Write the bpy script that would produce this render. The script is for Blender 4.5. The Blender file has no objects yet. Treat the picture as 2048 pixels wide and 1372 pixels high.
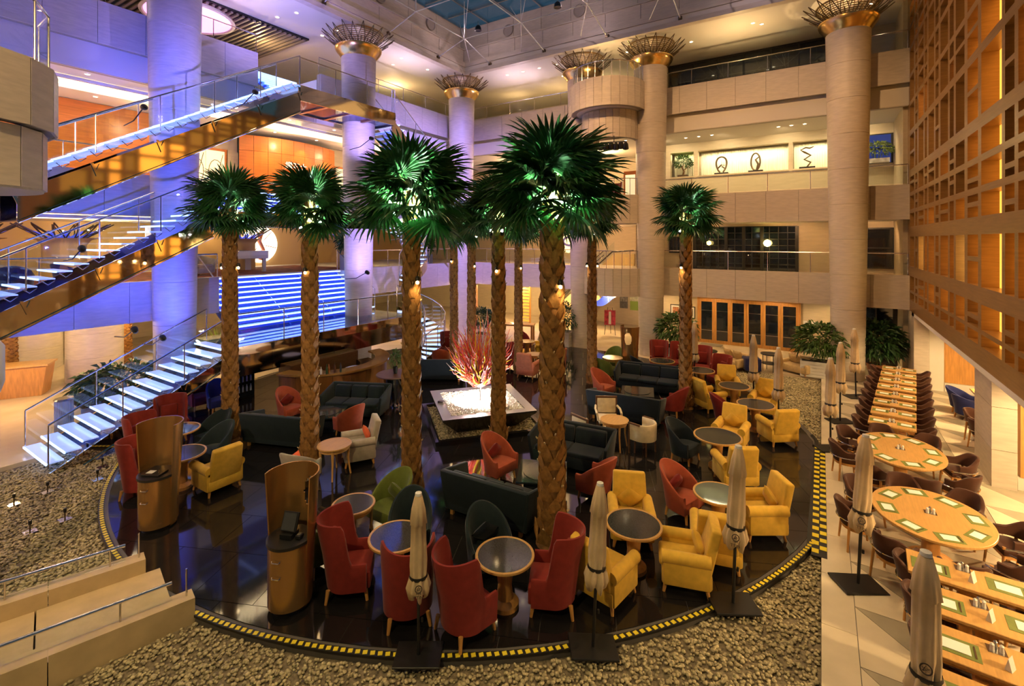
import bpy, bmesh, math, random
import numpy as np
from mathutils import Vector, Matrix
R = math.radians; PI = math.pi; sin = math.sin; cos = math.cos
random.seed(7)
scn = bpy.context.scene
COL = scn.collection
# ---------------------------------------------------------------- camera, world, exposure
EYE = 5.2; FPX = 967.0; YAW = R(32.6)
cam = bpy.data.cameras.new('camera'); cam.lens = FPX/2048*36; cam.sensor_width = 36
cam.shift_y = -(686-480)/2048; cam.clip_start = .05; cam.clip_end = 200
cob = bpy.data.objects.new('camera', cam); COL.objects.link(cob)
cob.location = (0, 0, EYE); cob.rotation_euler = (R(90), 0, YAW); scn.camera = cob
w = bpy.data.worlds.new('dusk_sky'); scn.world = w; w.use_nodes = True
w.node_tree.nodes['Background'].inputs[0].default_value = (.10, .22, .34, 1)
w.node_tree.nodes['Background'].inputs[1].default_value = .33
vs = scn.view_settings; vs.view_transform = 'Standard'; vs.look = 'None'; vs.gamma = 1; vs.exposure = 0.0
vs.use_curve_mapping = False
scn.cycles.max_bounces = 5; scn.cycles.diffuse_bounces = 2; scn.cycles.glossy_bounces = 3
scn.cycles.transparent_max_bounces = 12; scn.cycles.transmission_bounces = 2; scn.cycles.adaptive_threshold = .2
scn.cycles.sample_clamp_indirect = 4; scn.cycles.caustics_reflective = False; scn.cycles.caustics_refractive = False

def G(px, py, z=0.0):
    "place on the level z that the photograph shows at this spot"
    d = (EYE-z)*FPX/(py-480); u = (px-1024)/FPX*d
    return Vector((u*cos(YAW)-d*sin(YAW), u*sin(YAW)+d*cos(YAW), z))

def light(kind, name, loc, energy, color, to=None, size=.05, spot=60, blend=.6, sy=None):
    l = bpy.data.lights.new(name, kind); l.energy = energy; l.color = color
    if kind == 'AREA':
        l.size = size
        if sy: l.shape = 'RECTANGLE'; l.size_y = sy
    else: l.shadow_soft_size = size
    if kind == 'SPOT': l.spot_size = R(spot); l.spot_blend = blend
    o = bpy.data.objects.new(name, l); COL.objects.link(o); o.location = loc
    if to is not None:
        o.rotation_euler = (Vector(to)-Vector(loc)).to_track_quat('-Z', 'Y').to_euler()
    return o
WARM = (1, .69, .32); AMBER = (1, .58, .2); BLUE = (.10, .16, 1); VIOLET = (.36, .24, 1); COOL = (.62, .82, 1); GREENW = (.72, 1, .8)
K = 1.0
# added unseen spots at the skylight truss: even warm fill
W1 = (1, .66, .30); W2 = (1, .56, .24); VIO = (.34, .26, 1); BL = (.06, .09, 1)
FILL_LAMPS = [(x, y) for x in (-13, -9, -5, -1.2) for y in (4.5, 9, 13.5, 17.5)]
for x, y in FILL_LAMPS:
    light('SPOT', 'truss_lamp', (x, y, 14.6), (850 if x > -6 else 480 if x > -12 else 150)*K, W1 if x > -12 else (.9, .62, .55), to=(x+.3, y+.2, 0), size=.12, spot=72, blend=.8)
for x in (-12, -6.5, -1.5): light('SPOT', 'wall_wash_lamp', (x, 13.5, 14.5), 1700*K, W2, to=(x+.8, 23, 6.5), size=.12, spot=75, blend=.8)  # added spots standing in for bounce light on the back wall
for y in (12, 17): light('SPOT', 'lattice_wash_lamp', (-5, y, 14.5), 1050*K, W2, to=(2.7, y+1.5, 7), size=.12, spot=80, blend=.8)  # added spots to brighten the lattice wall
# added blue floods near the stairs, put in to tint balconies and columns
ADDED_FLOODS = [(.9, 1.3, 3.3, 1300, BL), (5.6, 2.7, 3.3, 900, BL), (.3, 5.0, 6.6, 1400, BL), (4, 5.0, 6.2, 1500, BL), (7, 6.6, 6.6, 700, BL), (3, 8.4, 11.2, 900, (.24, .2, 1)), (8, 9.6, 11.2, 800, (.26, .22, 1)),
          (14.5, 5.5, 3.2, 800, VIO)]
for y, z, tz, e, c in ADDED_FLOODS: light('SPOT', 'stair_flood', (-14.2, y, z), e*K, c, to=(-17.9, y+.6, tz), size=.02, spot=125, blend=.8)
ADDED_FLOODS2 = [(5.0, 3.0), (5.2, 8.5), (12.2, 4.0), (12.4, 9.0)]
for y, z in ADDED_FLOODS2: light('SPOT', 'column_flood', (-14.3, y, z), 900*K, BL if y < 9 else VIO, to=(-17, y+1.9, z+1.5), size=.02, spot=80, blend=.8)
for t_ in ((-17.9, 18.5, 4), (-17.9, 18, 9), (-14, 22.8, 5), (-16.9, 21.2, 8)): light('SPOT', 'corner_flood', (-9, 13.5, 14.55), 7000*K, VIO, to=t_, size=.05, spot=44, blend=.8)  # added spots that tint the far corner violet
light('SPOT', 'ceiling_flood', (-14.5, 9, 11.8), 700*K, VIO, to=(-17.5, 11, 14.2), size=.08, spot=110, blend=.8)  # added violet spot on the ceiling above the stairs
# lamps inside the basket capitals
for x, y, c in ((.85, 22.2, W1), (-6.55, 22.0, W1), (-9.9, 21.9, (1, .7, .5)), (-16.9, 21.2, (.85, .6, .8)), (-16.8, 14.0, (.75, .6, .9)), (-17.0, 7.05, (.8, .6, .9))):
    light('POINT', 'basket_lamp', (x, y, 13.6), 12*K, c, size=.12)
# gallery ceilings
for x in (-7, -4.4, -1.8, .8): light('SPOT', 'door_downlight', (x, 24.6, 2.6), 130*K, W1, to=(x, 25.2, 0), size=.08, spot=150, blend=.5)
for x in (-6.5, -4, -1.5, 1.2): light('SPOT', 'niche_wall_lamp', (x, 24.3, 10.1), 150*K, (1, .76, .42), to=(x, 26.1, 8.2), size=.08, spot=130, blend=.6)
for x in (-5, -1, 1.8): light('SPOT', 'shop_lamp', (x, 24.4, 5.9), 70*K, W2, to=(x, 26, 4), size=.08, spot=140, blend=.6)
for x, y in ((-16, 25.5), (-13, 25.5), (-10.2, 26)):
    light('POINT', 'corner_lamp', (x, y, 2.35), 260*K, W1, size=.1); light('POINT', 'corner_lamp', (x, y, 5.7), 130*K, W2, size=.1); light('POINT', 'corner_lamp', (x, y, 9.8), 200*K, W1, size=.1); light('POINT', 'corner_lamp', (x, y, 13.2), 45*K, W1, size=.1)
for x, y in ((-20, 0), (-20.5, 4), (-24, 2), (-24, 8), (-20, 9), (-27, 6), (-20, 16), (-20, 20)): light('POINT', 'lobby_lamp', (x, y, 2.4), 260*K, W1, size=.1)
for x, y in ((-24, 2), (-25, 8), (-25, 13), (-22, 18)): light('POINT', 'mezzanine_lamp', (x, y, 5.7), 170*K, W1, size=.1)
for y in (0, 4, 8, 13, 17): light('POINT', 'foyer_lamp', (-20.6, y, 9.7), 80*K, (1, .66, .34), size=.1)
for y in (12.5, 14.3, 16): light('SPOT', 'veneer_spot', (-20.6, y, 10.1), 110*K, W1, to=(-21.6, y, 8.5), size=.04, spot=50)
for y in (4, 12, 20): light('POINT', 'top_gallery_lamp', (-21, y, 13.6), 130*K, W1, size=.1)
# restaurant
for x, y in ((4.6, 16.5), (4.4, 19.5), (4.2, 12.5), (4.2, 9.5), (4, 7)): light('SPOT', 'restaurant_downlight', (x, y, 2.45), 520*K, W1, to=(x-.3, y, 0), size=.1, spot=165, blend=.4)
for y in (6.5, 8.5, 11, 14, 17, 20): light('SPOT', 'dining_spot', (1.6, y, 13.9), 480*K, W1, to=(1.7, y, 0), size=.1, spot=26, blend=.7)
# added spots outside the frame, brightening the gravel and ramp
light('SPOT', 'near_gallery_lamp', (-3, -2, 8.5), 1100*K, (1, .76, .32), to=(-6.5, 4, 0), size=.15, spot=95, blend=.8)
light('SPOT', 'near_gallery_lamp', (-8, -2, 8.5), 1300*K, (1, .66, .40), to=(-12, 5, 0), size=.15, spot=62, blend=.8)
FIRE_W = 170
for x, y in ((-14.2, 18.6), (-14.2, 12), (-14.2, 6), (-9, 18.8), (-2, 18.8)): light('POINT', 'skylight_rim_lamp', (x, y, 15.3), 55*K, (.9, .66, .72), size=.05)  # added point lights to lift the dark skylight upstand
for x, y in ((-14, 22.4), (-8.3, 20.6), (-3, 22.4), (1.5, 22.4), (-17.6, 17.5), (-17.6, 8.5)): light('SPOT', 'cornice_uplight', (x, y, 12.4), 230*K, W1 if x > -12 else (.8, .6, .75), to=(x, y-.3, 14.3), size=.05, spot=150, blend=.5)  # added upward spots to brighten the top ceiling
light('SPOT', 'near_balcony_lamp', (-5.5, -1.5, 9.5), 1300*K, W1, to=(-10.2, 1.6, 7), size=.1, spot=60, blend=.8)  # added spot to brighten the near balcony nose


# ---------------------------------------------------------------- materials
MATS = {}
def mat(name, col, rough=.6, metal=0, emit=0, ecol=None, var=0, vscale=4, bump=0, bscale=40, coat=0, spec=.5, sheen=0, wave=0, alpha=None, stretch=None):
    if name in MATS: return MATS[name]
    m = bpy.data.materials.new(name); m.use_nodes = True; nt = m.node_tree; N = nt.nodes; L = nt.links
    p = N['Principled BSDF']; p.inputs['Base Color'].default_value = (*col, 1); p.inputs['Roughness'].default_value = rough
    p.inputs['Metallic'].default_value = metal; p.inputs['Specular IOR Level'].default_value = spec
    p.inputs['Coat Weight'].default_value = coat; p.inputs['Coat Roughness'].default_value = .05
    p.inputs['Sheen Weight'].default_value = sheen; p.inputs['Sheen Roughness'].default_value = .4
    if emit:
        p.inputs['Emission Color'].default_value = (*(ecol or col), 1); p.inputs['Emission Strength'].default_value = emit
    if var or bump or wave:
        tc = N.new('ShaderNodeTexCoord'); mp = N.new('ShaderNodeMapping'); L.new(tc.outputs['Object'], mp.inputs[0])
        if stretch: mp.inputs['Scale'].default_value = stretch
    if var:
        no = N.new('ShaderNodeTexNoise'); no.inputs['Scale'].default_value = vscale; no.inputs['Detail'].default_value = 5
        oi = N.new('ShaderNodeObjectInfo'); ad = N.new('ShaderNodeVectorMath'); ad.operation = 'ADD'
        sc = N.new('ShaderNodeVectorMath'); sc.operation = 'SCALE'; L.new(oi.outputs['Location'], sc.inputs[0]); sc.inputs['Scale'].default_value = .37
        L.new(mp.outputs[0], ad.inputs[0]); L.new(sc.outputs[0], ad.inputs[1]); L.new(ad.outputs[0], no.inputs['Vector'])
        cr = N.new('ShaderNodeValToRGB')
        cr.color_ramp.elements[0].position = .3; cr.color_ramp.elements[1].position = .7
        cr.color_ramp.elements[0].color = (*[c*(1-var) for c in col], 1); cr.color_ramp.elements[1].color = (*[min(1, c*(1+var)) for c in col], 1)
        L.new(no.outputs['Fac'], cr.inputs[0]); L.new(cr.outputs[0], p.inputs['Base Color'])
    if bump:
        n2 = N.new('ShaderNodeTexNoise'); n2.inputs['Scale'].default_value = bscale; n2.inputs['Detail'].default_value = 3
        b = N.new('ShaderNodeBump'); b.inputs['Strength'].default_value = bump; b.inputs['Distance'].default_value = .02
        L.new(mp.outputs[0], n2.inputs['Vector']); L.new(n2.outputs['Fac'], b.inputs['Height']); L.new(b.outputs[0], p.inputs['Normal'])
    MATS[name] = m; return m
def glassmat(name, tint, refl=.9, base=.04):
    if name in MATS: return MATS[name]
    m = bpy.data.materials.new(name); m.use_nodes = True; nt = m.node_tree; N = nt.nodes; L = nt.links
    N.remove(N['Principled BSDF']); out = N['Material Output']
    t = N.new('ShaderNodeBsdfTransparent'); t.inputs[0].default_value = (*tint, 1)
    g = N.new('ShaderNodeBsdfGlossy'); g.inputs['Roughness'].default_value = .02; g.inputs[0].default_value = (refl, refl, refl, 1)
    f = N.new('ShaderNodeFresnel'); ge = N.new('ShaderNodeNewGeometry'); mr = N.new('ShaderNodeMapRange'); mr.inputs['To Min'].default_value = 1.45; mr.inputs['To Max'].default_value = 1/1.45
    L.new(ge.outputs['Backfacing'], mr.inputs['Value']); L.new(mr.outputs[0], f.inputs[0])
    x = N.new('ShaderNodeMixShader'); L.new(f.outputs[0], x.inputs[0]); L.new(t.outputs[0], x.inputs[1]); L.new(g.outputs[0], x.inputs[2])
    L.new(x.outputs[0], out.inputs[0]); MATS[name] = m; return m
STONE = mat('beige_stone', (.60, .52, .42), .45, var=.09, vscale=3, spec=.35, stretch=(1, 1, 6))
STONE2 = mat('beige_backing_stone', (.34, .29, .23), .6)
CEIL = mat('warm_white_plaster', (.74, .68, .58), .7)
LOBBY = mat('polished_cream_marble', (.66, .54, .38), .12, var=.1, vscale=1.2)
PATHM = mat('cream_marble_tile', (.70, .60, .44), .18, var=.08, vscale=2)
PATHD = mat('grey_marble_tile', (.40, .35, .26), .18, var=.12, vscale=2)
BLACKG = mat('black_granite', (.012, .011, .012), .06, var=.4, vscale=60, spec=.6)
GROUT = mat('grey_grout', (.11, .10, .09), .5)
GOLD = mat('brushed_gold_metal', (.86, .58, .22), .25, 1)
BRONZE = mat('dark_bronze_wire', (.14, .10, .06), .35, .8)
CHROME = mat('polished_chrome', (.82, .80, .78), .06, 1)
STEEL = mat('satin_steel', (.62, .60, .58), .22, 1)
MIRROR = mat('bronze_mirror_steel', (.74, .63, .47), .05, 1)
GLASS = glassmat('clear_rail_glass', (.93, .96, .95))
SKYGL = glassmat('skylight_glass', (.80, .88, .92))
WOOD = mat('honey_wood', (.58, .28, .075), .35, var=.18, vscale=3, stretch=(6, 6, .7))
WOODO = mat('orange_veneer', (.55, .17, .035), .3, var=.16, vscale=2.5, stretch=(.6, .6, 9))
LATT = mat('bronze_brown_lattice_veneer', (.31, .17, .058), .32, var=.14, vscale=3, metal=.25, stretch=(1, .6, 9))
REVEAL = mat('amber_wood_reveal', (.55, .29, .07), .5, var=.2, vscale=5)
PALEW = mat('pale_maple', (.60, .34, .11), .3, var=.1, vscale=4, stretch=(8, 1, 1))
DARKW = mat('dark_walnut', (.12, .055, .025), .35, var=.25, vscale=5, stretch=(1, 1, 6))
BLACK = mat('black_paint', (.012, .012, .013), .4)
BULBW = mat('warm_bulb', (1, .8, .5), .3, emit=30, ecol=(1, .72, .36))
BULBC = mat('cold_bulb', (.9, 1, 1), .3, emit=90, ecol=(.78, .96, 1))
COVE = mat('warm_cove_light', (1, .85, .6), .4, emit=7, ecol=(1, .72, .40))
LEDT = mat('blue_lit_glass_tread', (.4, .55, 1), .2, emit=1.5, ecol=(.10, .24, 1))
LEDW = mat('white_blue_tread_edge', (.7, .8, 1), .2, emit=1.9, ecol=(.34, .50, 1))
LEDN = mat('white_blue_nosing', (.7, .8, 1), .2, emit=2.6, ecol=(.38, .56, 1))
LEDP2 = mat('pale_blue_glass_pad', (.6, .7, 1), .15, emit=.85, ecol=(.30, .44, 1))
WHITE = mat('white_lacquer', (.78, .76, .72), .35)

# ---------------------------------------------------------------- mesh helpers
class MB:
    def __init__(s): s.v = []; s.f = []
    def add(s, vs, fs):
        o = len(s.v); s.v += [tuple(v) for v in vs]; s.f += [[i+o for i in f] for f in fs]; return s
    def box(s, x0, x1, y0, y1, z0, z1, rz=0, c=None):
        vs = [(x, y, z) for z in (z0, z1) for x, y in ((x0, y0), (x1, y0), (x1, y1), (x0, y1))]
        if rz:
            cx, cy = c or ((x0+x1)/2, (y0+y1)/2)
            vs = [(cx+(x-cx)*cos(rz)-(y-cy)*sin(rz), cy+(x-cx)*sin(rz)+(y-cy)*cos(rz), z) for x, y, z in vs]
        return s.add(vs, [(3, 2, 1, 0), (4, 5, 6, 7), (0, 1, 5, 4), (1, 2, 6, 5), (2, 3, 7, 6), (3, 0, 4, 7)])
    def cyl(s, x, y, z0, z1, r0, r1=None, n=16, cap=True):
        return s.lathe([(r0, z0), (r0 if r1 is None else r1, z1)], n, x, y, cap)
    def lathe(s, prof, n=24, x=0, y=0, cap=True, a0=0, a1=2*PI):
        full = abs(a1-a0-2*PI) < 1e-6; m = n if full else n+1; vs = []; fs = []
        for r, z in prof:
            for i in range(m):
                a = a0+(a1-a0)*i/n; vs.append((x+r*cos(a), y+r*sin(a), z))
        for j in range(len(prof)-1):
            for i in range(n):
                k = (i+1) % m
                fs.append((j*m+i, j*m+k, (j+1)*m+k, (j+1)*m+i))
        if cap and full:
            fs.append(tuple(reversed(range(m)))); fs.append(tuple((len(prof)-1)*m+i for i in range(m)))
        return s.add(vs, fs)
    def tube(s, path, r, n=6, closed=False):
        P = [Vector(p) for p in path]; L = len(P); vs = []; fs = []; up = Vector((0, 0, 1)); prev = None
        for i, p in enumerate(P):
            t = (P[(i+1) % L]-P[i-1]) if closed else (P[min(i+1, L-1)]-P[max(i-1, 0)])
            t.normalize()
            a = prev if prev is not None else (up if abs(t.z) < .9 else Vector((1, 0, 0)))
            x = (a-t*a.dot(t)); 
            if x.length < 1e-6: x = t.orthogonal()
            x.normalize(); prev = x; y = t.cross(x); rr = r[i] if isinstance(r, (list, tuple)) else r
            for k in range(n):
                q = 2*PI*k/n; vs.append(p+x*cos(q)*rr+y*sin(q)*rr)
        for i in range(L if closed else L-1):
            for k in range(n):
                i2 = (i+1) % L
                fs.append((i*n+k, i*n+(k+1) % n, i2*n+(k+1) % n, i2*n+k))
        if not closed:
            fs.append(tuple(reversed(range(n)))); fs.append(tuple((L-1)*n+k for k in range(n)))
        return s.add(vs, fs)
    def prism(s, poly, z0, z1):
        n = len(poly); vs = [(x, y, z0) for x, y in poly]+[(x, y, z1) for x, y in poly]
        return s.add(vs, [tuple(reversed(range(n))), tuple(range(n, 2*n))]+[(i, (i+1) % n, n+(i+1) % n, n+i) for i in range(n)])
    def slab(s, pts, off):
        "extrude a 3-D polygon by the vector off"
        n = len(pts); o = Vector(off); vs = [Vector(p) for p in pts]+[Vector(p)+o for p in pts]
        return s.add(vs, [tuple(reversed(range(n))), tuple(range(n, 2*n))]+[(i, (i+1) % n, n+(i+1) % n, n+i) for i in range(n)])
    def grid(s, rows, close_u=False):
        "rows: list of equal-length point lists"
        m = len(rows[0]); vs = [p for r in rows for p in r]; fs = []
        for j in range(len(rows)-1):
            for i in range(m if close_u else m-1):
                k = (i+1) % m; fs.append((j*m+i, j*m+k, (j+1)*m+k, (j+1)*m+i))
        return s.add(vs, fs)
    def mesh(s, name, m, smooth=False, bevel=0, seg=2, fixn=True):
        me = bpy.data.meshes.new(name); me.from_pydata(s.v, [], s.f)
        if bevel or fixn:
            b = bmesh.new(); b.from_mesh(me)
            if fixn: bmesh.ops.recalc_face_normals(b, faces=b.faces)
            if bevel:
                bmesh.ops.bevel(b, geom=[e for e in b.edges if len(e.link_faces) == 2 and e.calc_face_angle(0) > .6], offset=bevel, segments=seg, affect='EDGES', profile=.5, clamp_overlap=True)
            b.to_mesh(me); b.free()
        if m: me.materials.append(m)
        if smooth:
            me.polygons.foreach_set('use_smooth', [True]*len(me.polygons))
            if smooth != 'all': 
                try: me.set_sharp_from_angle(angle=R(42))
                except Exception: pass
        return me
def put(name, me, parent=None, loc=(0, 0, 0), rz=0, rot=None, scale=None):
    o = bpy.data.objects.new(name, me); COL.objects.link(o); o.location = loc
    o.rotation_euler = rot if rot else (0, 0, rz)
    if scale: o.scale = scale if hasattr(scale, '__len__') else (scale,)*3
    if parent: o.parent = parent
    return o
def tag(o, label, cat, group=None, kind=None):
    o['label'] = label; o['category'] = cat
    if group: o['group'] = group
    if kind: o['kind'] = kind
    return o
def thing(name, label, cat, loc=(0, 0, 0), rz=0, group=None, kind=None):
    return tag(put(name, None, None, loc, rz), label, cat, group, kind)
def solid(name, mb, m, label, cat, parent=None, kind='structure', **k):
    o = put(name, mb.mesh(name, m, **k), parent)
    if parent is None: tag(o, label, cat, None, kind)
    return o
def part(name, mb, m, parent, loc=(0, 0, 0), rz=0, **k): return put(name, mb.mesh(name, m, **k), parent, loc, rz)
CACHE = {}
def cached(key, fn):
    if key not in CACHE: CACHE[key] = fn()
    return CACHE[key]
def boxmesh(sx, sy, sz, m, bevel=0):
    key = ('box', round(sx, 3), round(sy, 3), round(sz, 3), m.name, bevel)
    return cached(key, lambda: MB().box(-sx/2, sx/2, -sy/2, sy/2, -sz/2, sz/2).mesh('block', m, bevel=bevel, seg=1))
def lerp(a, b, t): return a+(b-a)*t
def sstep(a, b, x):
    t = max(0, min(1, (x-a)/(b-a))); return t*t*(3-2*t)
# ---------------------------------------------------------------- the setting
CX0, CY0, CR = -8.95, 12.35, 9.22
def clip_poly(poly, clip):
    def inside(p, a, b): return (b[0]-a[0])*(p[1]-a[1])-(b[1]-a[1])*(p[0]-a[0]) >= -1e-9
    def inter(p, q, a, b):
        x1, y1, x2, y2, x3, y3, x4, y4 = *p, *q, *a, *b
        d = (x1-x2)*(y3-y4)-(y1-y2)*(x3-x4); t = ((x1-x3)*(y3-y4)-(y1-y3)*(x3-x4))/d
        return (x1+t*(x2-x1), y1+t*(y2-y1))
    out = poly
    for i in range(len(clip)):
        a, b = clip[i], clip[(i+1) % len(clip)]; inp, out = out, []
        for j in range(len(inp)):
            p, q = inp[j-1], inp[j]
            if inside(q, a, b):
                if not inside(p, a, b): out.append(inter(p, q, a, b))
                out.append(q)
            elif inside(p, a, b): out.append(inter(p, q, a, b))
        if not out: return []
    return out
solid('floor_lobby', MB().box(-34, 10, -4, 34, -.4, -.15), GROUT, 'sunken base floor below the gravel beds and lobby', 'floor')
lob = MB()
lob.box(-34, -15.8, -4, 34, -.149, -.004); lob.box(-15.8, 3, 21.6, 34, -.149, -.004); lob.box(-15.8, -4.2, 14.5, 21.6, -.149, -.004)
solid('floor_lobby_marble', lob, LOBBY, 'polished cream marble lobby floor around the dark lounge', 'floor')
# black lounge floor: slab with single granite tiles
disc = [(CX0+CR*cos(a), CY0+CR*sin(a)) for a in [2*PI*i/96 for i in range(96)]]
disc = [(min(x, -.02), y) for x, y in disc]
fl = solid('floor_lounge', MB().prism(disc, -.14, -.012), GROUT, 'glossy black granite tiled floor of the round lounge', 'floor')
inner = [(CX0+(x-CX0)*.985, CY0+(y-CY0)*.985) for x, y in disc]
ts = 1.02; rot = R(24); k = 0
tile_me = MB().prism([(-ts/2+.004, -ts/2+.004), (ts/2-.004, -ts/2+.004), (ts/2-.004, ts/2-.004), (-ts/2+.004, ts/2-.004)], -.012, 0).mesh('granite_tile', BLACKG)
for i in range(-10, 11):
    for j in range(-10, 11):
        ox = (.5*ts if j % 2 else 0); cx = CX0+(i*ts+ox)*cos(rot)-j*ts*sin(rot); cy = CY0+(i*ts+ox)*sin(rot)+j*ts*cos(rot)
        q = ts/2-.004; sq = [(cx+a*cos(rot)-b*sin(rot), cy+a*sin(rot)+b*cos(rot)) for a, b in ((-q, -q), (q, -q), (q, q), (-q, q))]
        if all(math.hypot(x-CX0, y-CY0) < CR*.98 and x < -.2 for x, y in sq): put('granite_tile', tile_me, fl, (cx, cy, 0), rot)
        else:
            c = clip_poly(sq, inner)
            if len(c) > 2: part('granite_tile', MB().prism([(x-cx, y-cy) for x, y in c], -.012, 0), BLACKG, fl, (cx, cy, 0))
# hazard tape round the rim
YEL = mat('yellow_tape', (.85, .68, .03), .5); tb = MB()
rim = [(CX0+CR*cos(a)*1.0, CY0+CR*sin(a)) for a in [R(178)+R(200)*i/80 for i in range(81)]]
rim = [p for p in rim if p[0] < -.05]
tape = thing('hazard_tape', 'yellow and black hazard tape around the rim of the dark lounge floor', 'tape')
rows = [[(CX0+(x-CX0)*f, CY0+(y-CY0)*f, z) for x, y in rim] for f, z in ((.991, .001), (.991, .004), (1.001, .004), (1.001, -.03))]
part('black_band', MB().grid(rows), BLACK, tape)
dash = MB().box(-.029, .029, -.03, .03, .004, .008).mesh('yellow_dash', YEL)
n = 285
for i in range(n):
    a = R(194)+R(174)*i/n; x, y = CX0+CR*.996*cos(a), CY0+CR*.996*sin(a)
    if x < -.1: put('yellow_dash', dash, tape, (x, y, .0005), a+PI/2+.2)
sq = MB().box(-.05, .05, -.06, .06, .004, .008).mesh('yellow_dash', YEL)
for i in range(20):
    y = 9.55+i*.25
    put('yellow_dash', sq, tape, (-.085, y, 0)); put('yellow_dash', sq, tape, (.03, y+.125, 0))
part('black_band', MB().box(-.14, .085, 9.4, 14.45, -.02, .003), BLACK, tape)
# pale stone restaurant floor of triangular tiles
pf = solid('floor_restaurant', MB().box(0, 10, 3, 22.2, -.15, -.012), GROUT, 'cream and grey marble restaurant floor of triangular tiles', 'floor')
q = 1.15; g = .005
ta = MB().prism([(g, g), (q-g*2, g), (g, q-g*2)], -.012, 0).mesh('marble_tile', PATHM)
tbm = MB().prism([(q-g, q-g), (g*2, q-g), (q-g, g*2)], -.012, 0).mesh('marble_tile', PATHD)
bt = MB().box(.003, .397, .003, 1.197, -.012, 0).mesh('border_slab', PATHM)
for j in range(16): put('border_slab', bt, pf, (.0, 3+j*1.2, 0))
for i in range(8):
    for j in range(17):
        x, y = .4+i*q, 2.65+j*q
        if y < 2.9 or y+q > 22.3 or x+q > 10: continue
        put('marble_tile', ta, pf, (x, y, 0)); put('marble_tile', tbm, pf, (x, y, 0))

# ---- stone fascias built of panels
def fascia(name, label, path, z0, z1, side=1, t=.24, seg=None, m=STONE):
    root = thing(name, label, 'balcony wall', kind='structure'); bk = MB()
    for a, b in zip(path[:-1], path[1:]):
        a = Vector(a); b = Vector(b); L = (b-a).length
        if L < .02: continue
        d = (b-a)/L; n = Vector((d.y, -d.x))*side; mid = (a+b)/2; ang = math.atan2(d.y, d.x)
        bc = mid-n*(t/2); bk.box(bc.x-L/2-.01, bc.x+L/2+.01, bc.y-(t-.04)/2, bc.y+(t-.04)/2, z0+.01, z1-.01, rz=ang)
        k = max(1, round(L/1.25))
        for i in range(k):
            c = a+d*(L*(i+.5)/k)
            put('stone_panel', boxmesh(L/k-.012, .04, z1-z0, m), root, (c.x, c.y, (z0+z1)/2), ang)
    part('backing', bk, STONE2, root)
    return root
def railing(name, label, path, zb, h=.78, postgap=1.6, zfun=None, glass=True, r=.022, group=None, posts=True):
    "glass balustrade along a 2-D path; zfun gives the base height at a path point"
    root = thing(name, label, 'railing', group=group); P = []
    for a, b in zip(path[:-1], path[1:]):
        a = Vector(a); b = Vector(b); L = (b-a).length; k = max(1, round(L/postgap))
        for i in range(k): P.append(a+(b-a)*i/k)
    P.append(Vector(path[-1])); zf = zfun or (lambda i: zb)
    Z = [zf(i/(len(P)-1)) for i in range(len(P))]
    part('handrail', MB().tube([(p.x, p.y, z+h) for p, z in zip(P, Z)], r, 8), STEEL, root, smooth=True)
    for i, (p, z) in enumerate(zip(P, Z)):
        if posts: put('post', cached(('post', h), lambda: MB().cyl(0, 0, 0, h, .016, n=8).mesh('post', STEEL, smooth=True)), root, (p.x, p.y, z))
        if i+1 < len(P) and glass:
            p2, z2 = P[i+1], Z[i+1]; d = (p2-p).normalized(); o = Vector((-d.y, d.x))*.008
            a = p+d*.04; b = p2-d*.04
            part('glass_pane', MB().slab([(a.x, a.y, z+.05), (b.x, b.y, z2+.05), (b.x, b.y, z2+h-.06), (a.x, a.y, z+h-.06)], (o.x, o.y, 0)), GLASS, root)
    return root
def nose(yc, r=1.66, xc=-8.3, n=14, yb=22.8):
    return [(xc-r, yb), (xc-r, yc)]+[(xc+r*cos(PI+PI*i/n), yc+r*sin(PI+PI*i/n)) for i in range(1, n)]+[(xc+r, yc), (xc+r, yb)]
XL = -17.9; YB = 22.8
FZ = {2: (2.64, 3.9), 3: (5.96, 7.25), 4: (11.0, 12.25)}
GAP = {2: (8.8, 15.3), 3: (8.0, 13.6), 4: (10.2, 12.9)}
YN = {2: 22.5, 3: 22.5, 4: 21.2}
nm = {2: 'second', 3: 'third', 4: 'fourth'}
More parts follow.
